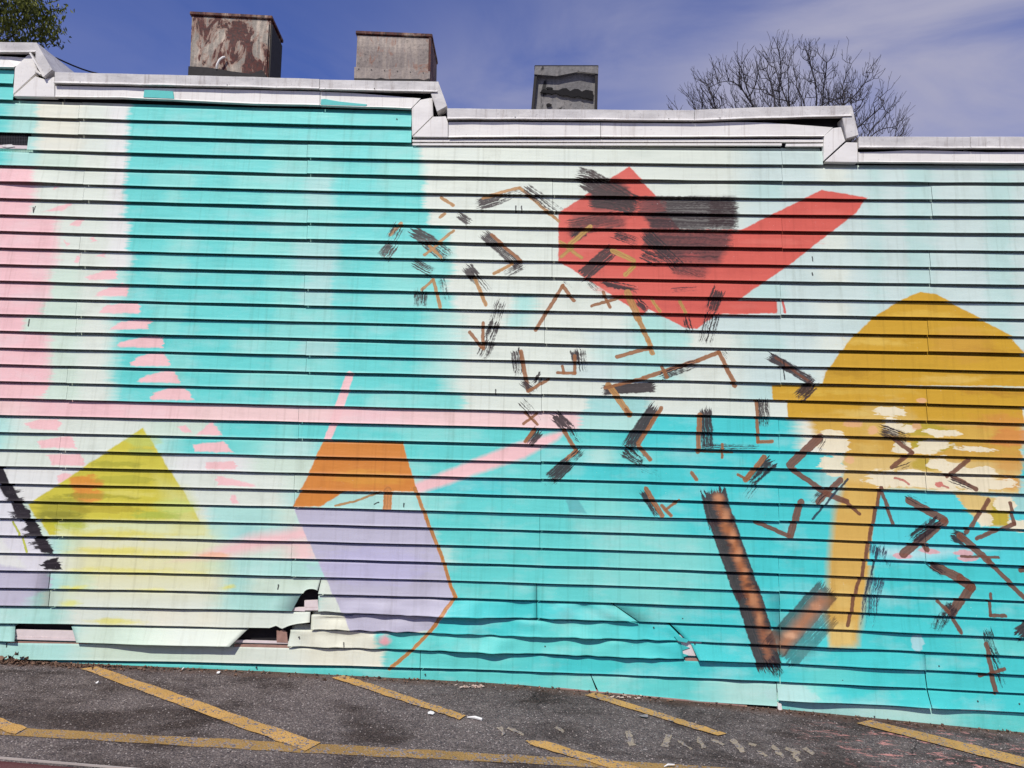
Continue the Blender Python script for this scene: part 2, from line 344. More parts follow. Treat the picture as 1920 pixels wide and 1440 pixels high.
blob(1640,640,80,12,(218,184,84),.75,.9,2.2); blob(1730,590,70,10,(214,176,70),.7,.9,2.2); blob(1850,660,70,14,(176,130,34),.7,.9,2.2); blob(1600,700,60,12,(176,134,32),.7,.9,2.2); blob(1780,710,90,10,(218,184,92),.7,.9,2.2); blob(1520,735,60,8,(214,180,74),.6,.9,2.2); blob(1860,735,70,10,(176,128,38),.75,.9,2.2); blob(1600,775,50,10,(216,186,100),.6,.9,2.2); blob(1620,840,40,16,(214,182,98),.6,.9,2.2); blob(1600,940,30,30,(214,180,96),.5,.9,2.); blob(1580,1120,26,40,(216,184,106),.6,.9,2.)
blob(1700,690,110,14,(190,150,40),.5,.8,2); blob(1640,735,120,9,(208,172,70),.5,.8,2); blob(1800,620,90,9,(210,172,70),.45,.8,2); blob(1760,760,120,9,(188,146,44),.5,.8,2); blob(1800,645,60,40,(200,150,60),.5)
for (x, y, rx, ry) in [(1668,772,26,7),(1672,800,14,11),(1700,806,12,6),(1690,838,14,10),(1720,846,34,5),(1755,834,26,7),(1758,870,16,10),(1790,880,36,9),(1830,884,30,8),(1690,898,52,13),(1760,902,60,12),(1830,905,60,10),(1560,832,24,18),(1562,872,20,16),(1878,944,20,12),(1842,972,16,12),(1905,985,20,10),(1765,812,30,5),(1830,842,30,4)]:
    blob(x, y, rx*1.15, ry*1.25, (230,220,188), .95, .15, 2.4)
for (x, y, rx, ry) in [(1598,794,20,8),(1635,806,11,8),(1718,800,10,7),(1592,862,9,7),(1726,752,10,5)]: blob(x, y, rx, ry, (224,172,130), .7, .3)
for (x1, y1, x2, y2) in [(1676,896,1690,900),(1690,900,1702,908),(1754,906,1776,914)]: line(x1, y1, x2, y2, 3.5, (206,128,112))
blob(1760,908,8,5,(208,126,112),1,.2)
# deeper teal left over between the strokes at lower right
poly([(1652,920),(1790,926),(1822,966),(1852,988),(1990,990),(1990,1060),(1625,1060),(1640,960)], (82,204,206), 1.5, 1, 1)
poly([(1786,922),(1838,928),(1900,940),(1888,986),(1852,986),(1818,965)], (214,186,116), 2, 1, 2)
poly([(1858,944),(1892,948),(1888,986),(1850,984)], (186,166,56), 2, 1, 2)
for (x, y, rx, ry) in [(1878,944,20,12),(1842,972,16,12),(1905,985,20,10)]: blob(x, y, rx, ry, (230,220,188), .95, .15, 2.2)
poly([(1650,1026),(1840,1030),(1700,1052),(1650,1040)], (190,224,222), 8, .8, 3)
for (x, y, rx, ry) in [(1690,1042,22,6),(1740,1032,18,5),(1806,1034,18,6),(1812,1046,20,5)]: blob(x, y, rx, ry, (226,158,160), .8, .3)
blob(1718,1205,14,14,(170,212,214),.9,.2); blob(1480,1300,50,16,(176,214,206),.8,.3)
# lavender corner and jagged dark stroke at far left
poly([(-60,1050),(92,1072),(100,1102),(70,1112),(20,1132),(-60,1136)], (184,180,196), 3, .8, 2)
poly([(-40,905),(4,905),(70,1000),(100,1070),(60,1074),(-40,960)], (216,214,218), 4, .9, 2)
poly([(-60,800),(-10,862),(6,876),(34,938),(14,932),(-60,830)], COLS['blk'], 1.2, 1, 1)
poly([(4,874),(36,930),(56,968),(40,978),(20,940)], COLS['blk'], 1.2, 1, 1)
poly([(38,940),(58,956),(76,998),(60,1004),(44,970)], COLS['blk'], 1.2, 1, 2)
poly([(56,975),(68,976),(86,1012),(104,1038),(80,1034),(62,1004)], COLS['blk'], 1.2, 1, 2)
poly([(86,1050),(108,1044),(119,1068),(88,1067)], COLS['blk'], 1.2, 1, 2)
for (x, y) in [(18,921),(26,936),(32,960),(38,966),(56,990),(58,1000),(70,1016),(76,1024),(92,1056)]: brush(x-10, y+2, x+22, y, 7, .25, 'blk')
lines([(26,978),(40,1000),(54,1034)], 4, (190,196,60))
# black dry-brush inside the red
poly([(1096,340),(1158,338),(1176,352),(1193,394),(1112,394)], (62,46,48), 5, .86, 2); poly([(1076,404),(1130,398),(1172,412),(1166,428),(1072,430)], (78,50,50), 10, .75, 2); blob(1082,440,22,12,(92,54,52),.7,.9,1.2)
poly([(1214,372),(1376,370),(1380,398),(1374,430),(1222,430),(1200,398)], (66,52,52), 4, .86, 2); poly([(1212,436),(1372,436),(1366,464),(1346,494),(1240,486),(1208,450)], (76,56,56), 7, .80, 2); poly([(1252,492),(1334,494),(1318,522),(1272,520)], (110,60,58), 8, .65, 2); blob(1296,478,18,12,(168,80,74),.7,1,1.2)
brush(1085,328,1118,336,30,.5); brush(1098,336,1194,392,42,.46,'bk2'); brush(1110,372,1194,386,36,.42,'bk2'); brush(1068,428,1172,408,34,.55,'bk2',.8)
brush(1196,386,1384,388,36,.50,'bk',.8); brush(1218,414,1384,418,34,.48,'bk',.8); brush(1206,446,1376,450,34,.52,'bk',.7); brush(1232,478,1354,480,30,.58,'bk',.7); brush(1262,500,1326,512,28,.55,'bk2',.7)
brush(1330,400,1386,402,52,.5,'bk2'); brush(1200,392,1250,384,26,.5,(120,60,56),.8)
brush(1212,440,1275,505,26,.5); brush(1092,518,1150,468,26,.35,'bk2'); brush(1152,440,1196,456,18,.5); brush(1132,530,1194,546,16,.45); brush(1204,476,1240,494,22,.5); brush(1078,446,1098,432,20,.5)
brush(1106,530,1122,548,14,.62); brush(1194,564,1214,584,14,.4); brush(1346,546,1330,584,26,.42,'bk2'); brush(1336,590,1320,648,28,.58); brush(1286,598,1292,624,14,.5); brush(1262,545,1310,540,10,.6,'rd')
line(1106,426,1068,460,9,'oc'); line(1050,454,1090,484,6,'oc'); line(1052,482,1074,464,6,'oc'); line(1148,470,1186,489,10,'oc'); line(1188,500,1172,516,8,'oc')
line(1222,562,1236,584,6,'oc'); line(1274,565,1284,586,6,'oc')
# calligraphic strokes, left group
brush(862,404,881,419,16,.35); line(827,371,850,387,6,'tan'); line(826,408,834,402,6,'tan'); line(753,420,732,441,7,'tan')
brush(746,428,732,455,24,.6); brush(736,460,718,484,26,.42); brush(774,434,812,456,24,.32); brush(800,452,842,484,28,.5); line(850,434,797,479,5.5,'tan'); line(806,462,828,484,6,'tan')
brush(778,494,814,512,20,.5); line(812,524,792,545,5,'tan'); line(812,524,826,577,6.5,'tan'); brush(827,525,840,568,14,.6); brush(790,548,788,576,26,.5)
brush(876,502,892,522,22,.3); brush(886,514,918,552,20,.6); line(890,522,911,572,7,'tan'); brush(908,440,976,500,22,.4); line(922,441,977,492,6.5); lines([(960,496),(926,515)], 6, 'tan'); brush(978,500,946,518,16,.55)
brush(898,386,940,372,24,.38); brush(940,372,990,352,20,.62); lines([(906,372),(974,353),(1047,416)], 6, 'tan'); brush(986,354,1052,404,22,.56)
brush(938,570,926,606,22,.6); brush(928,604,916,640,22,.48); brush(918,640,902,674,24,.55); line(906,606,906,654,6); line(881,623,903,652,6.5)
lines([(1076,564),(1055,537),(1004,619)], 7); brush(1058,530,1076,545,10,.7); line(1130,549,1144,577,6); lines([(1109,575),(1166,557)], 6)
line(1176,550,1196,598,13,'tan'); lines([(1196,598),(1216,640),(1222,662)], 9, 'tan'); line(1221,652,1156,670,7)
brush(968,658,974,706,22,.5); line(977,660,990,733,8); brush(1012,706,1000,724,18,.5); brush(980,716,1002,736,16,.45); lines([(992,733),(1028,712)], 6)
brush(1076,658,1080,680,16,.25); brush(1088,658,1094,702,18,.6); lines([(1077,668),(1078,700),(1046,699)], 6); line(1054,686,1058,700,5)
lines([(1206,709),(1307,676),(1347,661),(1378,724)], 8); brush(1240,706,1308,680,16,.5); brush(1358,660,1368,674,12,.65); line(1241,688,1249,708,6.5)
brush(1132,732,1228,725,20,.22); line(1140,722,1180,778,11,'tan'); line(1134,728,1206,709,6); line(1173,768,1181,780,6)
brush(1442,668,1522,716,18,.35); line(1454,672,1524,722,5,'db'); brush(1524,720,1496,746,24,.35,'bk2')
# middle group
lines([(985,774),(1008,796)], 5); line(1007,775,982,795,5); brush(980,756,1014,796,18,.68); brush(1010,808,990,832,22,.35); line(1002,806,985,828,7)
brush(1040,778,1066,804,22,.28); brush(1072,804,1092,836,16,.66); lines([(1058,808),(1080,846),(1061,861)], 7.5); brush(1088,846,1070,864,16,.55); brush(1068,866,1032,898,26,.34); brush(1034,900,1014,924,12,.74)
brush(1228,764,1176,838,24,.30); line(1239,766,1196,832,8); brush(1170,846,1206,866,24,.5); lines([(1196,836),(1218,861)], 7.5)
brush(1322,768,1326,840,22,.40); line(1311,778,1308,846,9); brush(1318,836,1424,838,10,.56); line(1309,846,1372,848,4); line(1353,832,1353,858,5)
brush(1430,750,1432,802,22,.52); lines([(1417,752),(1420,829),(1447,828)], 6); brush(1446,866,1402,904,24,.45); line(1432,857,1396,900,9); line(1383,890,1398,898,5); brush(1414,910,1392,938,20,.7)
line(1297,887,1305,899,7); brush(1206,878,1254,902,16,.72); brush(1204,922,1232,966,14,.42); line(1211,916,1240,966,9); lines([(1240,948),(1257,966)], 6); line(1272,938,1247,955,5)
poly([(1060,938),(1076,932),(1086,940),(1100,962),(1068,960)], (90,164,166), 1.5, .7, 1)
# the big V
brush(1336,920,1352,985,48,.10,'bk2'); brush(1350,970,1402,1120,48,.12,'bk2'); brush(1398,1100,1442,1252,46,.16,'bk2')
poly([(1338,930),(1352,930),(1368,1000),(1354,1000)], (160,102,64), 6, .95, 2); poly([(1358,988),(1373,985),(1396,1060),(1416,1130),(1403,1134)], (166,102,60), 6, .95, 2); poly([(1405,1112),(1418,1112),(1444,1215),(1442,1236),(1434,1232)], (156,100,68), 7, .9, 2)
for (x, y, rx, ry) in [(1344,932,12,9),(1360,968,10,13),(1372,1006,9,14),(1384,1040,9,15),(1396,1072,8,9),(1410,1120,9,16),(1424,1160,8,12),(1450,1192,14,8)]: blob(x, y, rx*1.1, ry*1.5, (200,140,98), .75, 1.0, .9)
blob(1366,1022,8,5,(60,40,36),.7,.8,.9); blob(1402,1096,9,6,(58,40,36),.7,.8,.9); blob(1432,1180,8,6,(60,42,38),.6,.8,.9)
brush(1448,1216,1552,1104,46,.26,'bk2',.8); poly([(1450,1208),(1470,1222),(1556,1126),(1536,1112)], (172,118,84), 9, .9, 1); brush(1476,1240,1560,1156,30,.36,'bk',.6); blob(1480,1190,16,8,(212,164,128),.8,.9,.8); blob(1530,1136,12,10,(200,146,110),.7,.9,.8); blob(1510,1216,26,22,(86,150,146),.6,.9,.8); brush(1440,1232,1460,1268,22,.5)
# right group
brush(1652,806,1702,824,22,.48); lines([(1674,822),(1708,848),(1670,876)], 7.5, 'db'); brush(1700,872,1664,884,12,.66)
line(1536,820,1480,872,15,'db'); brush(1544,826,1530,850,8,.6); lines([(1487,882),(1550,926),(1585,940)], 10, 'db'); line(1580,938,1610,963,6,'db'); line(1574,900,1532,940,11,'db'); brush(1540,925,1518,946,16,.6); line(1588,898,1522,972,3.5,'ink')
line(1500,942,1480,1004,13,'db'); line(1416,979,1478,1004,8,'db'); lines([(1671,980),(1650,914),(1630,1000),(1614,1077),(1604,1100),(1588,1172)], 6.5, 'db')
line(1702,938,1768,974,13,'db'); line(1768,978,1692,1038,15,'db'); brush(1756,976,1706,1012,24,.4); brush(1700,930,1740,952,10,.6); line(1733,1022,1737,1030,10,'db')
line(1852,937,1810,998,7.5,'db'); lines([(1892,942),(1899,982),(1828,1009)], 6.5, 'db'); brush(1784,1002,1808,1012,22,.4); line(1798,1004,1850,1050,12,'db'); line(1850,1050,1925,1128,8,'db'); line(1800,1042,1870,1044,4.5,'db')
line(1815,862,1774,892,8,'db'); line(1784,893,1827,917,8,'db'); brush(1780,898,1822,916,10,.5)
brush(1646,1026,1640,1044,34,.5,'ink'); line(1644,1028,1632,1076,4,'ink'); brush(1660,1052,1655,1070,20,.7,'ink'); brush(1642,1084,1632,1114,32,.52,'ink'); brush(1634,1116,1624,1158,30,.56,'ink'); brush(1626,1160,1620,1182,28,.74,'ink'); line(1628,1086,1620,1112,3,'ink')
lines([(1752,1062),(1798,1084),(1820,1100),(1782,1148)], 16, 'db'); brush(1742,1058,1770,1078,14,.5); brush(1784,1136,1748,1182,24,.55); line(1757,1127,1776,1146,6,'db'); line(1786,1160,1798,1184,7,'db')
lines([(1855,1113),(1854,1153),(1882,1154)], 6, 'db'); brush(1848,1182,1858,1222,18,.55); brush(1860,1215,1880,1292,14,.6); line(1847,1206,1864,1298,8,'db'); line(1836,1266,1880,1253,6,'db'); brush(1905,1190,1930,1172,24,.3,'bk2'); line(1912,1068,1930,1064,9,'db')
brush(1448,1252,1452,1268,18,.6)
# small cracks and pencil marks
for (x1, y1, x2, y2) in [(64,390,66,400),(68,388,66,398),(56,600,56,612),(967,388,967,397),(978,388,978,397),(1193,865,1203,862),(1203,862,1203,868),(1522,483,1522,490),(1522,512,1522,517),(1468,676,1470,712),(703,945,711,941),(758,944,758,950),(523,1096,523,1104),(646,1204,647,1212),(14,1202,14,1212),(930,730,930,740)]:
    line(x1, y1, x2, y2, 2.0, 'blk')

def rgba(c): return srgb(*(COLS[c] if isinstance(c, str) else c))
# --- node groups: one painted mark each, laid over the colour below it
class GB(NB):
    def __init__(s, name, ins):
        s.nt = bpy.data.node_groups.new(name, 'ShaderNodeTree'); s.i = {}
        for nm, ty in ins: s.nt.interface.new_socket(nm, in_out='INPUT', socket_type={'c': 'NodeSocketColor', 'v': 'NodeSocketVector', 'f': 'NodeSocketFloat'}[ty])
        s.nt.interface.new_socket('Result', in_out='OUTPUT', socket_type='NodeSocketColor')
        gi = s.nt.nodes.new('NodeGroupInput'); s.i = {o.name: o for o in gi.outputs if o.name}
    def end(s, v):
        o = s.nt.nodes.new('NodeGroupOutput'); s.nt.links.new(v, o.inputs[0]); return s.nt
def rng2(n, v, a, b, lo=0.0, hi=1.0, smooth=False):
    m_ = n.node('ShaderNodeMapRange'); m_.interpolation_type = 'SMOOTHSTEP' if smooth else 'LINEAR'
    for i_, x in enumerate((v, a, b, lo, hi)): n.put(m_.inputs[i_], x)
    return m_.outputs[0]
def make_brush():
    n = GB('brush_stroke', [('Below', 'c'), ('P', 'v'), ('Grain', 'f'), ('Big', 'f'), ('A', 'v'), ('T', 'v'), ('Q', 'v'), ('L', 'f'), ('HW', 'f'), ('Seed', 'f'), ('Freq', 'f'), ('Dry', 'f'), ('Alpha', 'f'), ('Paint', 'c'), ('Paint2', 'c')]); I = n.i
    d = n.vm('SUBTRACT', I['P'], I['A'])
    uu = n.vm('DOT_PRODUCT', d, I['T']); vv = n.vm('DOT_PRODUCT', d, I['Q'])
    nn = n.node('ShaderNodeTexNoise', noise_dimensions='1D'); nn.inputs['Scale'].default_value = 1.0; nn.inputs['Detail'].default_value = 3; nn.inputs['Roughness'].default_value = .65
    n.put(nn.inputs['W'], n.math('MULTIPLY_ADD', vv, I['Freq'], n.math('MULTIPLY_ADD', I['Grain'], 1.3, n.math('MULTIPLY_ADD', I['Big'], 5.0, I['Seed']))))
    st = nn.outputs[0]; pt = I['Grain']
    u2 = n.math('ADD', uu, n.math('MULTIPLY_ADD', st, .12, -.06))
    eu = n.math('MINIMUM', u2, n.math('SUBTRACT', I['L'], u2))
    ev = n.math('SUBTRACT', I['HW'], n.math('ABSOLUTE', vv))
    m1 = n.rng(n.math('MINIMUM', eu, n.math('MULTIPLY_ADD', pt, .012, n.math('ADD', ev, -.006))), -.002, .004)
    rel = n.math('DIVIDE', uu, I['L'])
    thr = n.math('MULTIPLY_ADD', rel, .10, n.math('MULTIPLY_ADD', I['Dry'], .66, .08))
    mixn = n.math('MULTIPLY_ADD', pt, .32, n.math('MULTIPLY', st, .68))
    m2 = n.rng(n.math('SUBTRACT', mixn, thr), -.05, .06)
    pc = n.mix(n.rng(mixn, .62, .40), I['Paint'], I['Paint2'])
    return n.end(n.mix(n.math('MULTIPLY', n.math('MULTIPLY', m1, m2), I['Alpha']), I['Below'], pc))
def make_line():
    n = GB('paint_line', [('Below', 'c'), ('P', 'v'), ('Big', 'f'), ('A', 'v'), ('BA', 'v'), ('BAL', 'v'), ('Hi', 'f'), ('Lo', 'f'), ('Paint', 'c'), ('Paint2', 'c')]); I = n.i
    pa = n.vm('SUBTRACT', I['P'], I['A']); h = n.math('MULTIPLY', n.vm('DOT_PRODUCT', pa, I['BAL']), 1.0, clamp=True)
    d = n.vm('DISTANCE', pa, n.vm('SCALE', I['BA'], scale=h))
    sh = n.mix(n.rng(n.math('FRACT', n.math('MULTIPLY_ADD', d, 60.0, n.math('MULTIPLY', I['Big'], 3.0))), .1, .9), I['Paint'], I['Paint2'])
    return n.end(n.mix(rng2(n, d, I['Hi'], I['Lo'], 0.0, .94), I['Below'], sh))
def make_blob():
    n = GB('paint_wash', [('Below', 'c'), ('P', 'v'), ('RagN', 'f'), ('A', 'v'), ('S', 'v'), ('Lo', 'f'), ('Rag', 'f'), ('Alpha', 'f'), ('Paint', 'c')]); I = n.i
    d = n.vm('LENGTH', n.vm('MULTIPLY', n.vm('SUBTRACT', I['P'], I['A']), I['S']))
    d = n.math('MULTIPLY_ADD', n.math('SUBTRACT', I['RagN'], .5), I['Rag'], d)
    return n.end(n.mix(rng2(n, d, 1.1, I['Lo'], 0.0, I['Alpha'], True), I['Below'], I['Paint']))
_pg = {}
def make_poly(m_):
    if m_ not in _pg:
        n = GB('paint_patch', [('Below', 'c'), ('P', 'v'), ('Soft', 'f'), ('NSoft', 'f'), ('Alpha', 'f'), ('Paint', 'c')] + [('N%d' % i, 'v') for i in range(m_)] + [('C%d' % i, 'f') for i in range(m_)]); I = n.i; d = None
        for i in range(m_):
            dd = n.math('SUBTRACT', n.vm('DOT_PRODUCT', I['P'], I['N%d' % i]), I['C%d' % i]); d = dd if d is None else n.math('MAXIMUM', d, dd)
        _pg[m_] = n.end(n.mix(rng2(n, d, I['Soft'], I['NSoft'], 0.0, I['Alpha']), I['Below'], I['Paint']))
    return _pg[m_]
G_BRUSH, G_LINE, G_BLOB = make_brush(), make_line(), make_blob()
def hull2(pts):
    q = sorted(set((p.x, p.z) for p in pts)); cr = lambda o, a, b: (a[0]-o[0])*(b[1]-o[1])-(a[1]-o[1])*(b[0]-o[0])
    def half(it):
        h = []
        for p in it:
            while len(h) > 1 and cr(h[-2], h[-1], p) <= 0: h.pop()
            h.append(p)
        return h[:-1]
    return [Vector((x, 0, z)) for x, z in half(q)+half(q[::-1])]            # counter-clockwise
def prep(s):
    """one mark in wall metres: (zmin, zmax, group, point set, values)"""
    wz = lambda pts: [Vector((p.x, 0, p.z)) for p in (W(*q) for q in pts)]
    if s[0] == 'poly':
        pts = hull2(wz(s[1])); sw = s[3]/PXM; vals = {'Soft': sw, 'NSoft': -sw, 'Alpha': s[4], 'Paint': rgba(s[2])}; i = 0
        for a, b in zip(pts, pts[1:]+pts[:1]):
            e = b-a; nn = Vector((e.z, 0, -e.x)).normalized(); vals['N%d' % i] = tuple(nn); vals['C%d' % i] = nn.dot(a); i += 1
        return (min(p.x for p in pts), max(p.x for p in pts)), min(p.z for p in pts), max(p.z for p in pts), make_poly(i), (0 if s[5] <= 1.5 else 1), vals
    if s[0] == 'blob':
        _, x, y, rx, ry, cc, al, hd, rg_ = s; p = W(x, y); hx, hz = rx/PXM, ry/PXM
        return (p.x-hx*1.4, p.x+hx*1.4), p.z-hz*1.4, p.z+hz*1.4, G_BLOB, 2, {'A': (p.x, 0, p.z), 'S': (1/hx, 0, 1/hz), 'Lo': 1.05-max(hd, .12)*.95, 'Rag': rg_, 'Alpha': al, 'Paint': rgba(cc)}
    if s[0] == 'line':
        _, x1, y1, x2, y2, w, cc = s; a, b = wz([(x1, y1), (x2, y2)]); r = w/2/PXM; ba = b-a; c = rgba(cc)
        return (min(a.x, b.x)-r, max(a.x, b.x)+r), min(a.z, b.z)-r, max(a.z, b.z)+r, G_LINE, 0, {'A': tuple(a), 'BA': tuple(ba), 'BAL': tuple(ba/max(ba.length_squared, 1e-6)), 'Hi': r+.0022, 'Lo': r-.0012, 'Paint': c, 'Paint2': tuple(v*.70 for v in c[:3])+(1,)}
    _, x1, y1, x2, y2, w, cc, dry, al = s; a, b = wz([(x1, y1), (x2, y2)]); hw = w/2/PXM; ba = b-a; L = ba.length; t = ba/L; q = Vector((-t.z, 0, t.x))
    return (min(a.x, b.x)-hw-.05, max(a.x, b.x)+hw+.05), min(a.z, b.z)-hw, max(a.z, b.z)+hw, G_BRUSH, 0, {'A': tuple(a), 'T': tuple(t), 'Q': tuple(q), 'L': L, 'HW': hw, 'Seed': (x1*7.3+y1*3.1) % 97, 'Freq': 60+(x1*13.7+y2*5.3) % 100, 'Dry': dry, 'Alpha': .96*al, 'Paint': rgba(cc), 'Paint2': tuple(min(.85, v*1.75+.010 if v < .2 else v*1.06) for v in rgba(cc)[:3])+(1,)}
MARKS = [prep(s) for s in SH]
def mural_material(k, c0, c1):
    n = NB('painted_siding_course'); P3 = n.pos()
    P = n.vm('MULTIPLY', P3, (1, 0, 1))
    def vnoise(sc):
        sc_ = n.node('ShaderNodeSeparateColor'); n.put(sc_.inputs[0], n.noise(P, sc, 2, .55, 0, True)); cb = n.node('ShaderNodeCombineXYZ')
        n.put(cb.inputs[0], n.math('SUBTRACT', sc_.outputs[0], .5)); n.put(cb.inputs[2], n.math('SUBTRACT', sc_.outputs[1], .5)); return cb.outputs[0]
    nz, nz2 = vnoise(38), vnoise(7)
    cbs = n.node('ShaderNodeCombineXYZ'); n.put(cbs.inputs[0], n.math('SUBTRACT', n.noise(n.vm('MULTIPLY', P, (4, 1, 62)), 1.0, 3, .6), .5)); strk = cbs.outputs[0]
    PS = [n.vm('MULTIPLY_ADD', nz, (.012, 0, .012), n.vm('MULTIPLY_ADD', nz2, (.012, 0, .012), P)),
          n.vm('MULTIPLY_ADD', nz, (.024, 0, .016), n.vm('MULTIPLY_ADD', strk, (.07, 0, 0), n.vm('MULTIPLY_ADD', nz2, (.024, 0, .012), P))),
          n.vm('MULTIPLY_ADD', nz, (.018, 0, .012), n.vm('MULTIPLY_ADD', nz2, (.05, 0, .03), P))]
    PB = n.vm('MULTIPLY_ADD', strk, (.13, 0, 0), PS[2])
    ymid = lambda px: line_y(k-.5, px)
    cols_ = (-200, 500, 960, 1400, 2100)
    z_hi = max(W(px, line_y(k-1, px)).z for px in cols_) + .03
    z_lo = min(W(px, line_y(k+(.15 if k < 30 else (.4 if k < 35 else 1.2)), px)).z for px in cols_) - .03
    # base colours along the course
    x_lo, x_hi = -5.0, 5.0
    sx = n.node('ShaderNodeSeparateXYZ'); n.put(sx.inputs[0], PB)
    along = n.rng(sx.outputs[0], x_lo, x_hi)
    st = []; prev = None
    for (px, c, s) in row_stops(k):
        if prev is None: st.append((0.0, c))
        else:
            for q, cc in ((px-s, prev), (px+s+1, c)): st.append(((W(q, ymid(q)).x-x_lo)/(x_hi-x_lo), cc))
        prev = c
    last = -1; clean = []
    for t, c in st:
        t = max(t, last+.0003); last = t; clean.append((t, c))
    def ramp_of(stops):
        rp = n.node('ShaderNodeValToRGB'); rp.color_ramp.interpolation = 'LINEAR'; n.put(rp.inputs[0], along); els = rp.color_ramp.elements
        els.remove(els[-1]); els[0].position = stops[0][0]; els[0].color = srgb(*PC[stops[0][1]])
        for t, c in stops[1:]:
            e = els.new(t); e.color = srgb(*PC[c])
        return rp.outputs[0]
    if len(clean) <= 30: col = ramp_of(clean)
    else:
        h = len(clean)//2; col = n.mix(n.math('GREATER_THAN', along, clean[h][0]), ramp_of(clean[:h+1]), ramp_of(clean[h:]))
    # thin coats: rolled paint is uneven
    big = n.noise(n.vm('MULTIPLY', P, (1.7, 1, 4.0)), 1.6, 5, .6)
    col = n.mix(n.rng(big, .50, .78, 0, .34), col, srgb(214, 226, 220))
    col = n.mix(n.rng(big, .22, .46, .25, 0), col, srgb(196, 206, 202), 'MULTIPLY')
    gx0, gx1 = W(c0, ymid(c0)).x-.05, W(c1, ymid(c1)).x+.05
    grain = n.noise(P, 46, 3, .6); rag = n.noise(n.vm('MULTIPLY', P, (9, 1, 34)), 1.0, 4, .6, .4)
    for (xr, z0, z1, grp, ps, vals) in MARKS:
        if z1 < z_lo or z0 > z_hi or xr[1] < gx0 or xr[0] > gx1: continue
        gn = n.node('ShaderNodeGroup'); gn.node_tree = grp
        for nm, v in vals.items(): gn.inputs[nm].default_value = v
        n.put(gn.inputs['Below'], col); n.put(gn.inputs['P'], PS[ps])
        if grp is G_LINE or grp is G_BRUSH: n.put(gn.inputs['Big'], big)
        if grp is G_BRUSH: n.put(gn.inputs['Grain'], grain)
        if grp is G_BLOB: n.put(gn.inputs['RagN'], rag)
        col = gn.outputs[0]
    # chips, specks and dust
    sp = n.noise(P, 150, 2, .6); sp2 = n.noise(P, 26, 3, .6)
    col = n.mix(n.rng(n.math('MULTIPLY_ADD', sp2, .35, sp), .90, .95, 0, .75), col, srgb(232, 234, 230))
    col = n.mix(n.rng(sp, .30, .25, 0, .45), col, srgb(60, 70, 70), 'MULTIPLY')
    dirt = n.noise(n.vm('MULTIPLY', P, (9, 1, 3)), 1.0, 5, .65)
    col = n.mix(n.rng(dirt, .52, .8, 0, .35), col, srgb(196, 190, 180), 'MULTIPLY')
    rain = n.noise(n.vm('MULTIPLY', P, (34, 1, 1.1)), 1.0, 4, .6)
    col = n.mix(n.rng(rain, .54, .74, 0, .30), col, srgb(186, 182, 172), 'MULTIPLY')
    return n.done(col, n.rng(big, .3, .7, .42, .6), 0, n.math('ADD', n.noise(n.vm('MULTIPLY', P, (5, 1, 22)), 1, 3, .5), n.math('MULTIPLY', sp, .08)), .35, .006, .3)

# ------------------------------------------------------------------ ground
def m_asphalt():
    n = NB('worn_asphalt'); p = n.pos()
    cell = n.node('ShaderNodeTexVoronoi'); n.put(cell.inputs['Vector'], p); cell.inputs['Scale'].default_value = 135
    cs = n.node('ShaderNodeSeparateColor'); n.put(cs.inputs[0], cell.outputs['Color'])
    fine = n.noise(p, 240, 3, .7); big = n.noise(p, 1.3, 5, .6); mid = n.noise(p, 14, 4, .6)
    c = n.mix(cs.outputs[0], srgb(92, 82, 77), srgb(152, 138, 131))
    c = n.mix(n.rng(cs.outputs[1], .92, .95), c, srgb(206, 194, 188))
    c = n.mix(n.rng(cs.outputs[1], .16, .10), c, srgb(46, 42, 46))
    c = n.mix(n.rng(cell.outputs['Distance'], .25, .62, 0, .7), c, srgb(74, 67, 69))
    c = n.mix(n.rng(fine, .35, .7, 0, .4), c, srgb(136, 127, 127))
    c = n.mix(n.rng(big, .42, .7, 0, .35), c, srgb(150, 140, 138), 'MULTIPLY')
    c = n.mix(n.rng(mid, .55, .75, 0, .35), c, srgb(160, 148, 142))
    crk = n.node('ShaderNodeTexVoronoi', feature='DISTANCE_TO_EDGE'); n.put(crk.inputs['Vector'], n.vm('ADD', p, n.vm('SCALE', n.vm('MULTIPLY', n.noise(p, 3, 3, .6, 0, True), (1, 1, 0)), scale=.35))); crk.inputs['Scale'].default_value = .75
    c = n.mix(n.math('MULTIPLY', n.rng(crk.outputs['Distance'], .004, .001), n.rng(big, .55, .62, 0, .7)), c, srgb(40, 36, 36))
    stain = n.noise(n.vm('MULTIPLY', p, (1.6, 3.0, 1)), 1.0, 5, .62, .5)
    c = n.mix(n.rng(stain, .47, .64, 0, .75), c, srgb(126, 110, 102), 'MULTIPLY')
    c = n.mix(n.rng(stain, .40, .24, 0, .35), c, srgb(168, 156, 148))
    # spilled pink paint at the right, near the wall
    reg = n.vm('LENGTH', n.vm('MULTIPLY', n.vm('SUBTRACT', p, (2.35, -.48, 0)), (1/.95, 1/.50, 0)))
    fl = n.noise(n.vm('MULTIPLY', p, (9, 26, 1)), 1.0, 4, .7, .6)
    c = n.mix(n.math('MULTIPLY', n.rng(fl, .57, .62), n.rng(reg, 1.05, .55)), c, srgb(214, 150, 142))
    # sandy strip along the foot of the wall
    sy = n.node('ShaderNodeSeparateXYZ'); n.put(sy.inputs[0], p)
    edge = n.math('MULTIPLY_ADD', mid, .16, n.math('ADD', sy.outputs[1], 0.0))
    c = n.mix(n.rng(edge, -.06, .05, 0, .75), c, srgb(104, 78, 64))
    h = n.math('ADD', n.math('MULTIPLY', cell.outputs['Distance'], -1.0), n.math('MULTIPLY', fine, .5))
    return n.done(c, .9, 0, h, .9, .006, .2)
MAT['asphalt'] = m_asphalt()
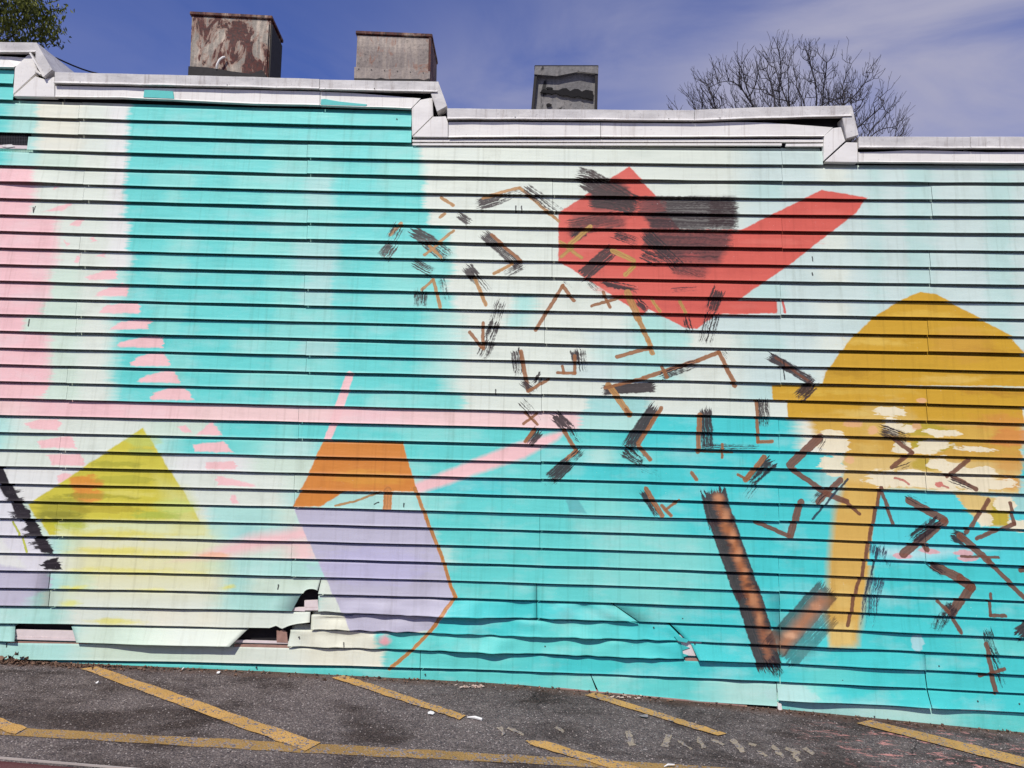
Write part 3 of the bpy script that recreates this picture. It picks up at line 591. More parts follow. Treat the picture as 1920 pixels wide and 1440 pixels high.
xs = sorted(set([-150, -80, -40, -20, -10, -6, 6, 8, 10, 20, 40, 80, 150] + [round(x, 3) for x in np.linspace(-5, 5, 41)]))
ys = [-150, -60, -20, -10, -6, -4, -2, -1, 0, .5, 3, 10, 40, 150]
gv = [(x, y, ground_z(x)) for y in ys for x in xs]; nx = len(xs)
gf = [(j*nx+i, j*nx+i+1, (j+1)*nx+i+1, (j+1)*nx+i) for j in range(len(ys)-1) for i in range(nx-1)]
ground = mesh_obj('parking_lot', gv, gf, MAT['asphalt'])
tag(ground, 'grey worn asphalt of the parking lot in front of the mural wall', 'asphalt', kind='structure')

def m_paint(name, col, wear, dirt=.3):
    n = NB(name); p = n.pos()
    cell = n.node('ShaderNodeTexVoronoi'); n.put(cell.inputs['Vector'], p); cell.inputs['Scale'].default_value = 135
    cs = n.node('ShaderNodeSeparateColor'); n.put(cs.inputs[0], cell.outputs['Color'])
    a = n.noise(p, 22, 5, .7); b = n.noise(p, 120, 3, .7); big = n.noise(p, 3, 4, .6)
    c = n.mix(n.rng(big, .35, .7), col, tuple(v*.72 for v in col[:3])+(1,))
    c = n.mix(n.rng(b, .45, .75, 0, dirt), c, srgb(96, 78, 56))
    under = n.mix(cs.outputs[0], srgb(90, 82, 84), srgb(160, 150, 150))
    hole = n.math('MULTIPLY_ADD', n.math('SUBTRACT', n.noise(p, 5.5, 3, .6), .5), .42, n.math('ADD', n.math('MULTIPLY', a, .7), n.math('MULTIPLY', n.math('SUBTRACT', 1.0, cs.outputs[1]), .3)))
    c = n.mix(n.rng(hole, wear, wear+.04), c, under)
    h = n.math('ADD', n.math('MULTIPLY', cell.outputs['Distance'], -1.0), b)
    return n.done(c, .8, 0, h, .7, .005, .25)
MAT['yellow'] = m_paint('yellow_line_paint', srgb(214, 168, 98), .575)
MAT['yellow_old'] = m_paint('old_dirty_yellow_line_paint', srgb(176, 140, 84), .555, .6)
MAT['ghost'] = m_paint('ghost_lettering_paint', srgb(176, 160, 140), .53, .3)
def ground_strip(name, left, right, mat, lift, n=24, jag=.006):
    """a painted line between two pixel edges (each a list of pixel points, same count)"""
    def along(pts, t):
        f = t*(len(pts)-1); i = min(int(f), len(pts)-2); f -= i
        return pts[i][0]*(1-f)+pts[i+1][0]*f, pts[i][1]*(1-f)+pts[i+1][1]*f
    v = []; rn = random.Random(len(name)+int(left[0][0]))
    for i in range(n+1):
        for e in (left, right):
            p = G(*along(e, i/n), lift); v.append(p+Vector((rn.uniform(-jag, jag), rn.uniform(-jag, jag), 0)))
    o = mesh_obj(name, v, [(2*i, 2*i+1, 2*i+3, 2*i+2) for i in range(n)], mat, ground)
    if o.data.polygons[0].normal.z < 0: o.data.flip_normals()
    return o
for L_, R_ in [([(180,1251),(600,1395)], [(152,1256),(572,1410)]), ([(646,1268),(874,1343)], [(622,1273),(862,1351)]),
               ([(1116,1300),(1362,1377)], [(1096,1305),(1344,1381)]), ([(1634,1352),(2100,1466)], [(1606,1358),(2100,1488)]),
               ([(-220,1270),(52,1367)], [(-260,1284),(26,1379)]), ([(990,1391),(1022,1392),(1192,1441),(1300,1472)], [(984,1392),(1005,1402),(1140,1441),(1240,1472)])]:
    tag(ground_strip('painted_stripe', L_, R_, MAT['yellow'], .0065), 'worn yellow diagonal stripe')
tag(ground_strip('painted_stripe', [(-300,1348),(40,1366),(600,1396),(1100,1424),(1600,1456)], [(-300,1360),(0,1378),(600,1414),(1000,1433),(1600,1474)], MAT['yellow_old'], .0025, 60), 'old dull yellow line parallel to the wall')
for (a, b, w) in [((938,1364),(946,1379),9),((952,1366),(984,1379),6),((1042,1363),(1058,1374),8),((1176,1372),(1187,1400),12),((1255,1378),(1246,1402),12),((1272,1389),(1297,1407),6),
                  ((1308,1384),(1320,1404),9),((1336,1388),(1358,1398),8),((1374,1388),(1394,1412),10),((1402,1395),(1420,1399),8),((1418,1409),(1440,1419),6),((1448,1399),(1468,1420),10),
                  ((1472,1402),(1500,1414),8),((1488,1414),(1498,1428),10),((1508,1402),(1524,1414),10)]:
    d = Vector((b[0]-a[0], b[1]-a[1])).normalized(); q = Vector((-d.y, d.x))*w/2
    tag(ground_strip('faded_letter_stroke', [(a[0]+q.x, a[1]+q.y*.6), (b[0]+q.x, b[1]+q.y*.6)], [(a[0]-q.x, a[1]-q.y*.6), (b[0]-q.x, b[1]-q.y*.6)], MAT['ghost'], .003, 6, .008), 'faded ghost of painted lettering')

# ------------------------------------------------------------------ the building
building = empty('painted_building', (0, 0, 0))
tag(building, 'long low building with lapped siding carrying a turquoise and white painted mural', 'building')
def interp(pts): 
    X = [p[0] for p in pts]; Y = [p[1] for p in pts]
    return lambda x: float(np.interp(x, X, Y))
PROFILE = [(0.0, .0212), (.05, .0186), (.16, .0166), (.34, .0130), (.56, .0088), (.74, .0056), (.840, .0044), (.856, .0028), (.862, -.024), (1.13, -.024)]  # flared lip and deep top groove added to brighten edges and blacken lap shadows
def board(k, b0, b1, t0=None, t1=None, bulge=None, dent=0.0, bot=None, top=None, step=45, off=0.0, jog=0.0, name='siding_board'):
    t0 = b0 if t0 is None else t0; t1 = b1 if t1 is None else t1
    n = max(2, int(abs(b1-b0)/step)+1); v = []; f = []; m = len(PROFILE)
    for i in range(n+1):
        s = i/n; xb = b0+(b1-b0)*s; xt = t0+(t1-t0)*s
        yb = (bot(xb) if bot else line_y(k, xb)) + jog + .22*mnoise.noise(Vector((xb*.013, k*7.1, 0)))*3
        yt = (top(xt) if top else line_y(k-1, xt)) + jog
        bb = (bulge(xb) if bulge else 0) + .0042*mnoise.noise(Vector((xb*.005, k*3.3, 5))) + .0014*mnoise.noise(Vector((xb*.03, k*1.7, 9)))
        B, T = W(xb, yb), W(xt, yt)
        for (t, o) in PROFILE:
            p = B.lerp(T, t); p.y = -(o + off + bb*max(0, 1-t)**1.2 + (dent*mnoise.noise(Vector((xb*.022, k*2.3+t*1.1, 7))) if dent and t < .83 else 0)); v.append(p)
    for i in range(n):
        for j in range(m-1):
            a = i*m+j; f.append((a, a+m, a+m+1, a+1))
    lip = len(v)
    for i in range(n+1):
        p = v[i*m].copy(); v.append(p); q = p.copy(); q.y = p.y + .010; v.append(q)
    for i in range(n): a = lip+2*i; f.append((a, a+1, a+3, a+2))
    o = mesh_obj(name, v, f, mural_material(k, min(b0, t0), max(b1, t1)), building, smooth=True)
    if 30 <= k <= 33:
        md = o.modifiers.new('sheet', 'SOLIDIFY'); md.thickness = .0016; md.offset = -1
    return o

XL, XR = -560, 2480
def seams(k):
    S = {0: [], 2: [150], 4: [577, 1465], 6: [159, 1036, 1745], 8: [577, 1465], 10: [152, 1035, 1742], 12: [572, 1462], 14: [145, 1021, 1738], 16: [575, 1462], 18: [128, 1015, 1736],
         20: [561, 1459], 22: [115, 1014, 1734], 24: [553, 1459], 26: [109, 1012, 1733], 28: [548, 1459]}
    return S.get(k - k % 2, [])
rs = random.Random(4)
for k in range(0, 30):
    a = XL; e = 28 if k <= 1 else (772 if k <= 3 else (1541 if k == 4 else XR))
    if k == 4: a = 54
    cuts = [a] + [s for s in seams(k) if a+20 < s < e-20] + [e]
    bl = None
    if k == 6: bl = lambda x: .012*math.exp(-((x-60)/45)**2)
    if k == 5: bl = lambda x: .006*math.exp(-((x-1700)/50)**2)
    for i in range(len(cuts)-1):
        board(k, cuts[i]+(.28 if i else 0), cuts[i+1]-(.28 if i < len(cuts)-2 else 0), off=.0012*(i % 2), jog=rs.uniform(-.8, .8) if i else 0, bulge=bl, step=20 if bl else 45)
g = lambda x, c, w, h: h*math.exp(-((x-c)/w)**2)
nz = lambda x, s=0: mnoise.noise(Vector((x*.045, s, 3.1)))
# the battered lower courses
board(30, XL, 94); board(30, 95.5, 597, 95.5, 603, bot=lambda x: line_y(30, x) - (9*math.sqrt(max(0, 1-((x-586)/15)**2)) if 571 < x < 601 else 0), step=3)
board(30, 598.2, 1006, 604.2, 1006, off=.0012, step=12, dent=.004); board(30, 1007, 1460, off=.002); board(30, 1461, XR)
board(31, XL, 94); board(31, 95.5, 549, 95.5, 566, off=.0012); board(31, 598, 1006, 597, 1006, bulge=lambda x: g(x, 850, 90, .034)+g(x, 700, 40, .006), step=7, dent=.012, bot=lambda x: line_y(31, x)+2.0*g(x, 850, 110, 1)+1.2*nz(x) + (3.5 if 630 < x < 664 else 0)*abs(nz(x*3)))
board(31, 1007, 1194, 1007, 1142, dent=.016, bulge=lambda x: g(x, 1060, 40, .010)+g(x, 1100, 20, .008)+g(x, 1180, 20, .005), bot=lambda x: line_y(31, x)+1.5*nz(x, 2), step=6, off=.0015); board(31, 1196.5, 1460, 1144.5, 1460, off=.0005); board(31, 1461, XR, off=.001, bulge=lambda x: g(x, 1680, 60, .006))
board(32, XL, 583, XL, 582, bot=lambda x: line_y(32, x) - (float(np.interp(x, [508, 520, 530, 545, 560, 583], [0, 5, -1, 6, 10, 13]))), bulge=lambda x: g(x, 570, 22, .010), step=4, jog=0)
board(32, 584.5, 1283, 584.5, 1249, dent=.017, top=lambda x: line_y(31, x)+(0 if x > 660 else 4), bulge=lambda x: g(x, 690, 40, .004)+g(x, 1000, 110, .012)+g(x, 1110, 45, .006)+g(x, 820, 60, .006), bot=lambda x: line_y(32, x)+1.6*nz(x, 5)+1.5*g(x, 960, 150, 1), step=7, off=.001)
board(32, 1288, 1460, 1253, 1460, step=10, off=.0025); board(32, 1461, XR, off=.001, bulge=lambda x: g(x, 1560, 60, .010))
board(33, XL, 33, XL, 29, bulge=lambda x: g(x, 33, 30, .010), step=12)
board(33, 148, 437, 133, 469, bulge=lambda x: float(np.interp(x, [148, 200, 280, 437], [.006, .010, .034, .036])), step=9, off=.002)
board(33, 541, 1281, 546, 1276, dent=.016, bulge=lambda x: g(x, 900, 60, .030)+g(x, 1190, 60, .014)+g(x, 1060, 40, .006), bot=lambda x: line_y(33, x)+1.3*nz(x, 8), step=7, top=lambda x: line_y(32, x)-1, off=.001)
board(33, 1308, 1460, 1292, 1460, bulge=lambda x: float(np.interp(x, [1308, 1350, 1460], [.020, .016, .008])), step=8, off=.002); board(33, 1461, 1733, off=.001, bulge=lambda x: g(x, 1660, 80, .014), step=10); board(33, 1734, XR)
board(34, XL, 788); board(34, 789, 1460, off=.001, step=12, dent=.006); board(34, 1461, 1734, 1461, 1732, off=.001, bulge=lambda x: g(x, 1640, 60, .010), step=14); board(34, 1736, XR, 1734, XR)
bot35 = interp([(-600, 1262), (700, 1292), (1000, 1292), (1105, 1293), (1300, 1312), (1455, 1321), (1456, line_y(35, 1456)), (1920, line_y(35, 1920)), (2480, line_y(35, 2480))])
board(35, XL, 788, bot=bot35); board(35, 789, 1118, 789, 1105, bot=bot35, step=10); board(35, 1122, 1455, 1106, 1455, bot=bot35, step=12, bulge=lambda x: .004)
board(35, 1456, 1740, 1456, 1736, bulge=lambda x: .006+g(x, 1520, 60, .018)+g(x, 1740, 40, .012), step=8); board(35, 1742, XR, 1738, XR, bulge=lambda x: .004+g(x, 1760, 40, .014), step=10)
board(36, 1458, XR, bot=lambda x: line_y(36, x)+14, top=lambda x: line_y(35, x)-2, off=-.001)

# sheathing behind the boards, roof decks, far walls
OUTL = [(XL, 60), (74, 90), (108, 145), (822, 160), (840, 212), (1588, 208), (1604, 264), (XR, 270)]
def hull(): return [W(*p) for p in OUTL]
zb = -.6
top = hull()
mb = MB(); prof = [Vector((top[0].x, 0, zb))] + top + [Vector((top[-1].x, 0, zb))]
mb.prism([Vector((p.x, .034, p.z-.03)) for p in prof], [Vector((p.x, .06, p.z-.03)) for p in prof]); mb.build('sheathing', MAT['tar'], building)
mb = MB(); mb.prism([Vector((p.x, .062, p.z-.05)) for p in prof], [Vector((p.x, 7.0, p.z-.05)) for p in prof]); mb.build('roof_and_shell', MAT['roof'], building)

def px_prism(name, pts, out0, out1, mat, parent=building, bevel=0):
    f = [W(x, y, 0) for x, y in pts]; mb = MB()
    mb.prism([Vector((p.x, -out1, p.z)) for p in f], [Vector((p.x, -out0, p.z)) for p in f]); return mb.build(name, mat, parent, bevel=bevel)
def coping(name, top, bot, x0, x1, mat, step=40):
    n = max(2, int((x1-x0)/step)); v = []; f = []
    prof = [(-.34, 0), (.034, 0), (.040, .05), (.038, .78), (.041, .84), (.054, 1.0), (.050, 1.02), (.020, 1.0)]; m = len(prof)
    for i in range(n+1):
        x = x0+(x1-x0)*i/n; j = 1.0*mnoise.noise(Vector((x*.02, 3, 1)))
        a, b = W(x, top(x)+j*.5), W(x, bot(x)+j)
        for (o, t) in prof:
            p = a.lerp(b, t); p.y = -o - .0012*mnoise.noise(Vector((x*.015, t, 2)))*2; v.append(p)
    for i in range(n):
        for j in range(m-1): q = i*m+j; f.append((q, q+1, q+m+1, q+m))
    f.append(tuple(range(m))); f.append(tuple(reversed(range(n*m, n*m+m))))
    return mesh_obj(name, v, f, mat, building)
def fascia(name, top, bot, x0, x1, out, xb0=None, xb1=None, step=30):  # top sits below the coping; black backing in the gap stands for its shadow
    xb0 = x0 if xb0 is None else xb0; xb1 = x1 if xb1 is None else xb1
    n = max(2, int((x1-x0)/step)); v = []; f = []
    for i in range(n+1):
        s = i/n; xt = x0+(x1-x0)*s; xb = xb0+(xb1-xb0)*s
        a, b = W(xt, top(xt)), W(xb, bot(xb)+.6*mnoise.noise(Vector((xb*.02, 8, 1))))
        o = out(xt) if callable(out) else out; ob = max(o, .030)
        for (t, oo) in ((0, o), (.25, o), (.9, ob), (.96, ob+.003), (1.0, ob+.004), (1.0, .004)):
            p = a.lerp(b, t); p.y = -oo; v.append(p)
    m = 6
    for i in range(n):
        for j in range(m-1): q = i*m+j; f.append((q, q+1, q+m+1, q+m))
    return mesh_obj(name, v, f, MAT['white'], building)
# step 0 (highest, far left)
coping('coping', interp([(XL, 68), (0, 84), (75, 85)]), interp([(XL, 90), (0, 105), (75, 105)]), XL, 75, MAT['coping'])
fascia('fascia_board', interp([(XL, 94), (0, 109), (56, 111)]), interp([(XL, 112), (0, 130), (33, 130.5)]), XL, 57, interp([(XL, .03), (20, .026), (57, .014)]), XL, 33)
px_prism('fascia_corner_piece', [(33.5, 130), (57.5, 107), (67, 106), (71, 120), (72, 142), (30, 181)], -.01, .029, MAT['white'], bevel=.002)
px_prism('fascia_corner_piece', [(30, 184.5), (72, 147), (80, 150), (91, 153), (108, 148), (108, 186)], -.01, .032, MAT['white'], bevel=.002)
px_prism('coping_end_cap', [(77, 86), (107.5, 138), (92, 151.5), (76, 118)], -.62, .052, MAT['coping'], bevel=.002)
px_prism('bent_drip_strip', [(65, 107), (68, 106.5), (94, 150), (91, 152)], .02, .056, MAT['white'])
px_prism('caulk_bead', [(69.5, 126), (73, 126), (76, 136), (84, 143), (82, 145.5), (74, 141), (70, 133)], .0, .034, MAT['white'], bevel=.003)
# step 1
t1, b1 = interp([(110, 140), (480, 149), (602, 153), (822, 157)]), interp([(110, 162), (480, 170), (602, 173), (822, 178)])
coping('coping', t1, b1, 110, 602, MAT['coping']); coping('coping', lambda x: t1(x)+.8, lambda x: b1(x)+1, 603, 822, MAT['coping'])
fb1 = interp([(30, 184.5), (240, 187), (480, 198.5), (602, 201), (772, 206.5)])
f1 = fascia('fascia_board', lambda x: b1(x)+2.8, fb1, 109, 602, .029); f2 = fascia('fascia_board', lambda x: b1(x)+float(np.interp(x, [603, 680, 790], [2.8, 4.5, 11])), lambda x: fb1(x)+.5, 603, 790, .029, 603, 772)
tq = m_flat('turquoise_overpaint', srgb(100, 208, 200), .55, .12, 30)
for pts, pr in (([(276, 172.5), (329, 176), (331, 189.5), (274, 186.5)], f1), ([(605, 190.5), (612, 190), (640, 195), (690, 200), (688, 203), (604, 201)], f2)):
    px_prism('overpaint_patch', pts, .0302, .0346, tq, pr)
px_prism('fascia_corner_piece', [(773.5, 207), (789.5, 191), (812, 187), (813, 221), (774, 259)], -.01, .031, MAT['white'], bevel=.002)
px_prism('fascia_corner_piece', [(775, 260.5), (813, 223), (837, 222), (841, 234), (841, 261)], -.01, .033, MAT['white'], bevel=.002)
px_prism('coping_end_cap', [(822.5, 157), (840, 205), (821, 215), (809.5, 181), (821, 179)], -.34, .046, MAT['coping'], bevel=.002)
# step 2
t2, b2 = interp([(840, 207.5), (960, 209), (1300, 211), (1302, 211), (1440, 205.5), (1592, 203)]), interp([(840, 229), (960, 229), (1300, 232), (1440, 227), (1592, 224)])
coping('coping', t2, b2, 840, 1299, MAT['coping']); coping('coping', lambda x: t2(x)-.6, b2, 1300, 1591, MAT['coping'])
fb2 = interp([(840, 261), (960, 260), (1300, 260), (1541, 259)])
fascia('fascia_board', lambda x: b2(x)+3.5, fb2, 842, 1125, .031); fascia('fascia_board', lambda x: b2(x)+float(np.interp(x, [1126, 1380, 1440, 1530, 1560], [3.2, 3.2, 7, 15, 18])), fb2, 1126, 1558, .030, 1126, 1541)
px_prism('trim_strip', [(774, 264), (1541, 263.5), (1541, 268.5), (774, 268)], .0, .020, MAT['white']); px_prism('trim_strip', [(774, 270.5), (1464, 270.5), (1464, 274.5), (774, 274)], .0, .0165, MAT['white']); px_prism('trim_strip', [(1472, 271.5), (1541, 271), (1541, 276), (1472, 276)], .0, .0165, MAT['white'])
px_prism('fascia_corner_piece', [(1541.5, 259), (1557.5, 244), (1573, 242), (1581, 268), (1541, 305)], -.01, .032, MAT['white'], bevel=.002)
px_prism('fascia_corner_piece', [(1542, 307), (1582.5, 270.5), (1603, 271), (1604, 291), (1604, 308)], -.01, .034, MAT['white'], bevel=.002)
px_prism('coping_end_cap', [(1591.5, 204), (1604, 259), (1582, 265), (1573.5, 226), (1590, 224)], -.34, .047, MAT['coping'], bevel=.002)
# step 3 (lowest, right)
t3, b3 = interp([(1604, 260), (1920, 261), (XR, 268)]), interp([(1604, 282), (1920, 284), (XR, 290)])
coping('coping', t3, b3, 1605, 1812, MAT['coping']); coping('coping', lambda x: t3(x)-.5, b3, 1813, XR, MAT['coping'])
fascia('fascia_board', lambda x: b3(x)+float(np.interp(x, [1605, 1650, 1690, 1750, 1850, 2000], [7, 6, 3, 3, 5.5, 3])), interp([(1604, 307), (1920, 309), (XR, 316)]), 1605, XR, .031)

# openings and what shows inside them
px_prism('old_siding_strip', [(15, 1180), (165, 1183.5), (165, 1197), (15, 1193.5)], -.012, .002, MAT['old']); px_prism('old_siding_strip', [(15, 1194), (165, 1197.5), (165, 1202), (15, 1198)], -.012, .006, MAT['old'])
px_prism('old_siding_strip', [(15, 1202), (165, 1206), (165, 1214), (15, 1210)], -.012, .003, MAT['oldrust'])
px_prism('old_siding_strip', [(440, 1200), (541, 1203), (541, 1207), (440, 1204.5)], -.012, .001, MAT['old']); px_prism('old_siding_strip', [(440, 1208), (541, 1210.5), (541, 1218), (440, 1216)], -.012, .003, MAT['oldrust'])
px_prism('old_siding_strip', [(519, 1182), (524, 1184), (529, 1180), (538, 1186), (540, 1205), (519, 1204)], -.012, .003, MAT['oldrust'])
px_prism('old_siding_strip', [(571, 1126), (596, 1125), (597, 1138), (571, 1138)], -.012, .003, MAT['old']); px_prism('old_siding_strip', [(535, 1139), (598, 1138.5), (600, 1144), (572, 1144), (572, 1146), (535, 1144)], -.012, .006, MAT['old'])
px_prism('old_siding_strip', [(1270, 1190), (1315, 1192), (1315, 1230), (1270, 1228)], -.012, .003, MAT['old'])
px_prism('old_siding_strip', [(1285, 1234), (1312, 1235), (1310, 1246), (1284, 1245)], -.012, .0035, MAT['oldrust'])
SLIV = mural_material(33, 1200, 1320)
px_prism('torn_sliver', [(1277, 1208), (1293, 1214), (1278, 1219)], .004, .008, SLIV); px_prism('torn_sliver', [(1277, 1224), (1290, 1228), (1278, 1233)], .004, .007, SLIV)
px_prism('torn_sliver', [(1262, 1190), (1272, 1192), (1290, 1198), (1286, 1203), (1270, 1200)], .020, .024, SLIV)
px_prism('base_plank', [(1044, 1287), (1395, 1319), (1396, 1323.5), (1044, 1291)], -.01, .024, MAT['wood']); px_prism('base_plank', [(1700, 1362), (2100, 1381), (2100, 1386), (1700, 1366)], -.01, .028, MAT['wood'])
px_prism('corner_flashing', [(1455, 1315), (1462, 1317), (1464, 1329), (1456, 1329)], .0, .03, MAT['white'])
px_prism('old_siding_strip', [(1800, 1325.5), (2100, 1338), (2100, 1342), (1800, 1330)], .0, .010, MAT['old'])
# mesh-covered vent opening at far left
vent_y0, vent_y1 = 255, 273
mb = MB()
for i in range(26):
    x = XL*.05 + i*(52-XL*.05)/26; a, b = W(x, vent_y0-2, .004), W(x, vent_y1, .004); mb.tube([a, b], .0011, 4)
for i in range(8):
    y = vent_y0+i*2.6; mb.tube([W(XL*.05, y, .005), W(53, y+1, .005)], .0011, 4)
mb.build('wire_mesh', MAT['wire'], building)
px_prism('vent_sill', [(-60, 271.5), (53, 274), (53, 280), (-60, 277.5)], .0, .009, MAT['old']); px_prism('vent_flake', [(8, 273), (24, 272), (30, 276), (16, 278), (6, 276)], .009, .013, MAT['white'])
board(4, XL, -29)
# screws along the trim and the lower courses
for x in list(range(150, 800, 92))+list(range(870, 1580, 96))+list(range(1630, 1920, 88)):
    y = (b1 if x < 822 else (b2 if x < 1592 else b3))(x)-8; p = W(x, y+1.5*math.sin(x), .044); mb = MB(); mb.tube([p, p+Vector((0, .008, 0))], [.0035, .0035], 7); mb.build('screw', MAT['screw'], building)
for (x, y, o) in [(1474,1304,.016),(1580,1214+62,.016),(1635,1276,.014),(1747,1315,.016),(1834,1315,.016),(1912,1320,.016),(1640,1344,.012),(1489,1316,.016),(1100,1226,.011),(1226,1177,.012),(1022,1212,.010),(797,1265,.012),(480,1252,.012),(1761,1249,.014),(560,1195,.013),(1280,1160,.012),(1124,1188,.014),(744,223,.012),(1290+13,1207,.012)]:
    p = W(x, y, o+.004); mb = MB(); mb.tube([p, p+Vector((0, .012, 0))], [.0042, .0042], 7); mb.build('screw', MAT['screw'], building)

# ------------------------------------------------------------------ roof vents
def m_rust(name, base, rust_lo, rust_hi, drip=1.0, ra=(92, 34, 20), rb=(40, 22, 20), fr=(150, 100, 74)):
    n = NB(name); p = n.objco()
    big = n.noise(n.vm('MULTIPLY', p, (9, 9, 4.6)), 1.0, 5, .66, .9); dr = n.noise(n.vm('MULTIPLY', p, (38, 38, 4)), 1.0, 4, .6); f = n.noise(p, 60, 4, .65)
    c = n.mix(n.rng(f, .3, .7), base, tuple(v*.68 for v in base[:3])+(1,))
    c = n.mix(n.rng(dr, .48, .66, 0, .6*drip), c, srgb(206, 190, 172))
    c = n.mix(n.rng(f, .64, .7, 0, .7), c, srgb(60, 56, 56))
    r = n.math('ADD', n.math('MULTIPLY', big, .8), n.math('MULTIPLY', dr, .2))
    c = n.mix(n.rng(r, rust_lo-.04, rust_lo, 0, .5), c, srgb(*fr))
    c = n.mix(n.rng(r, rust_lo, rust_hi), c, n.mix(n.rng(f, .35, .65), srgb(*ra), srgb(*rb)))
    return n.done(c, .62, n.rng(r, rust_lo-.05, rust_lo, .35, 0), f, .35, .004)
V_RUST = [m_rust('rusty_galvanised_sheet', srgb(142, 134, 124), .505, .53), m_rust('dull_galvanised_sheet', srgb(142, 132, 126), .61, .66, .35, (110, 72, 52), (60, 40, 32)), m_rust('streaked_galvanised_sheet', srgb(122, 120, 119), .585, .62, .12, (30, 27, 27), (14, 13, 13), (84, 82, 81))]
DARK = m_flat('dark_tar_and_painted_shade', (.022, .018, .018, 1), .7, .5, 30, .6)  # tar colour, also the painted shade on the left vent's side
EDGE = m_rust('rusty_edge', srgb(92, 76, 68), .44, .52)
def roof_vent(idx, label, corners, y0, depth, cap_over, slope, mat, cap_mat):
    """corners: photo corners of the front face (tl, tr, br, bl)"""
    tl, tr, br, bl = [at_y(*c, y0) for c in corners]
    root = empty('roof_vent', ((bl.x+br.x)/2, y0+depth/2, bl.z-.25)); tag(root, label, 'roof vent', 'sheet metal roof vents')
    bl2, br2 = Vector((bl.x, y0, bl.z-.25)), Vector((br.x, y0, br.z-.25))
    back = lambda p, dz=0: Vector((p.x, y0+depth, p.z+dz))
    mb = MB(); mb.prism([tl, tr, br2, bl2], [back(tl, -slope), back(tr, -slope), back(br2), back(bl2)]); body = mb.build('body', mat, root)
    # front sheet, slightly creased, with its own thickness
    nx_, nz_ = 12, 9; v = []; f = []
    for j in range(nz_+1):
        for i in range(nx_+1):
            s, t = i/nx_, j/nz_; p = tl.lerp(tr, .015+.97*s).lerp(bl.lerp(br, .015+.97*s), .04+.92*t); p.y = y0 - .006 - .010*mnoise.noise(Vector((s*2.2+idx*5, t*2.0, .3))); v.append(p)
    for j in range(nz_):
        for i in range(nx_):
            a = j*(nx_+1)+i; f.append((a, a+nx_+1, a+nx_+2, a+1))
    mesh_obj('front_sheet', v, f, mat, root)
    # cap
    o = cap_over; up = Vector((0, 0, .006)); h = Vector((0, 0, .022))
    a, b = tl+Vector((-o, 0, 0)), tr+Vector((o, 0, 0))
    F0 = [Vector((a.x, y0-o, a.z))+up, Vector((b.x, y0-o, b.z))+up, Vector((b.x, y0+depth+o, b.z-slope*1.1))+up, Vector((a.x, y0+depth+o, a.z-slope*1.1))+up]
    mb = MB(); mb.prism([p+h for p in F0], F0); cap = mb.build('cap', cap_mat, root, bevel=.003)
    return root, (tl, tr, br, bl, body)
v1, c1 = roof_vent(0, 'large heavily rusted sheet metal roof vent, leftmost of the three', [(360,30),(508,38),(502,152),(356,148)], .30, .22, .012, .04, V_RUST[0], EDGE)
tl, tr, br, bl, _ = c1
mb = MB(); q = [bl+(tl-bl)*.17, bl+(tl-bl)*.16+(br-bl)*.25, bl+(tl-bl)*.11+(br-bl)*.55, br+(tr-br)*.08+(bl-br)*.2, br+(tr-br)*.15+(bl-br)*.06, br+(tr-br)*.05, br-Vector((0,0,.1)), bl-Vector((0,0,.1))]
mb.prism([p+Vector((0, -.028, 0)) for p in q], [p+Vector((0, -.012, 0)) for p in q]); mb.build('tar_flashing', DARK, v1)
mb = MB(); mb.prism([tr+Vector((.003, .0, -.03)), tr+Vector((.003, .21, -.07)), br+Vector((.003, .21, -.2)), br+Vector((.003, 0, -.2))], [tr+Vector((.012, .0, -.03)), tr+Vector((.012, .21, -.07)), br+Vector((.012, .21, -.2)), br+Vector((.012, 0, -.2))]); mb.build('shade_toned_side_sheet', DARK, v1)  # dark colour paints the shade of the side turned from the sun
mb = MB(); c0 = bl.lerp(br, .36)+Vector((0, -.030, .06))
mb.tube([c0, c0+Vector((.006, -.006, .03)), c0+Vector((.02, -.008, .058)), c0+Vector((.04, -.004, .078)), c0+Vector((.052, .004, .084))], .007, 6); mb.build('bent_flap', MAT['white'], v1, smooth=True)
v2, c2 = roof_vent(1, 'plain grey sheet metal roof vent with a riveted lower skirt, middle of the three', [(670,66),(808,72),(806,158),(666,156)], .28, .30, .010, .03, V_RUST[1], EDGE)
tl, tr, br, bl, _ = c2
mb = MB(); lo, hi = .02, .33
sk = [bl+(tl-bl)*.30+Vector((-.004, 0, 0)), br+(tr-br)*.24+Vector((.003, 0, 0)), br-Vector((0, 0, .1)), bl-Vector((0, 0, .1))]
mb.prism([p+Vector((0, -.026, 0)) for p in sk], [p+Vector((0, -.014, 0)) for p in sk]); skirt = mb.build('skirt', V_RUST[1], v2)
for i in range(6):
    p = sk[0].lerp(sk[1], .06+.17*i)+Vector((0, -.026, -.012)); mb = MB(); mb.tube([p, p+Vector((0, -.004, 0))], .0035, 6); mb.build('rivet', MAT['screw'], skirt)
mb = MB(); wv = [bl.lerp(br, i/14)+Vector((0, 0, .018+.012*mnoise.noise(Vector((i*.9, 4, 2))))) for i in range(15)]
mb.prism([p+Vector((0, -.034, 0)) for p in wv]+[br+Vector((0, -.034, -.1)), bl+Vector((0, -.034, -.1))], [p+Vector((0, -.026, 0)) for p in wv]+[br+Vector((0, -.026, -.1)), bl+Vector((0, -.026, -.1))]); mb.build('tar_flashing', DARK, v2)
mb = MB(); mb.prism([tr+Vector((-.012, -.012, 0)), tr+Vector((.004, -.012, 0)), br+Vector((.004, -.012, -.05)), br+Vector((-.012, -.012, -.05))], [tr+Vector((-.012, .3, -.03)), tr+Vector((.004, .3, -.03)), br+Vector((.004, .3, -.05)), br+Vector((-.012, .3, -.05))]); mb.build('rusty_corner', EDGE, v2)
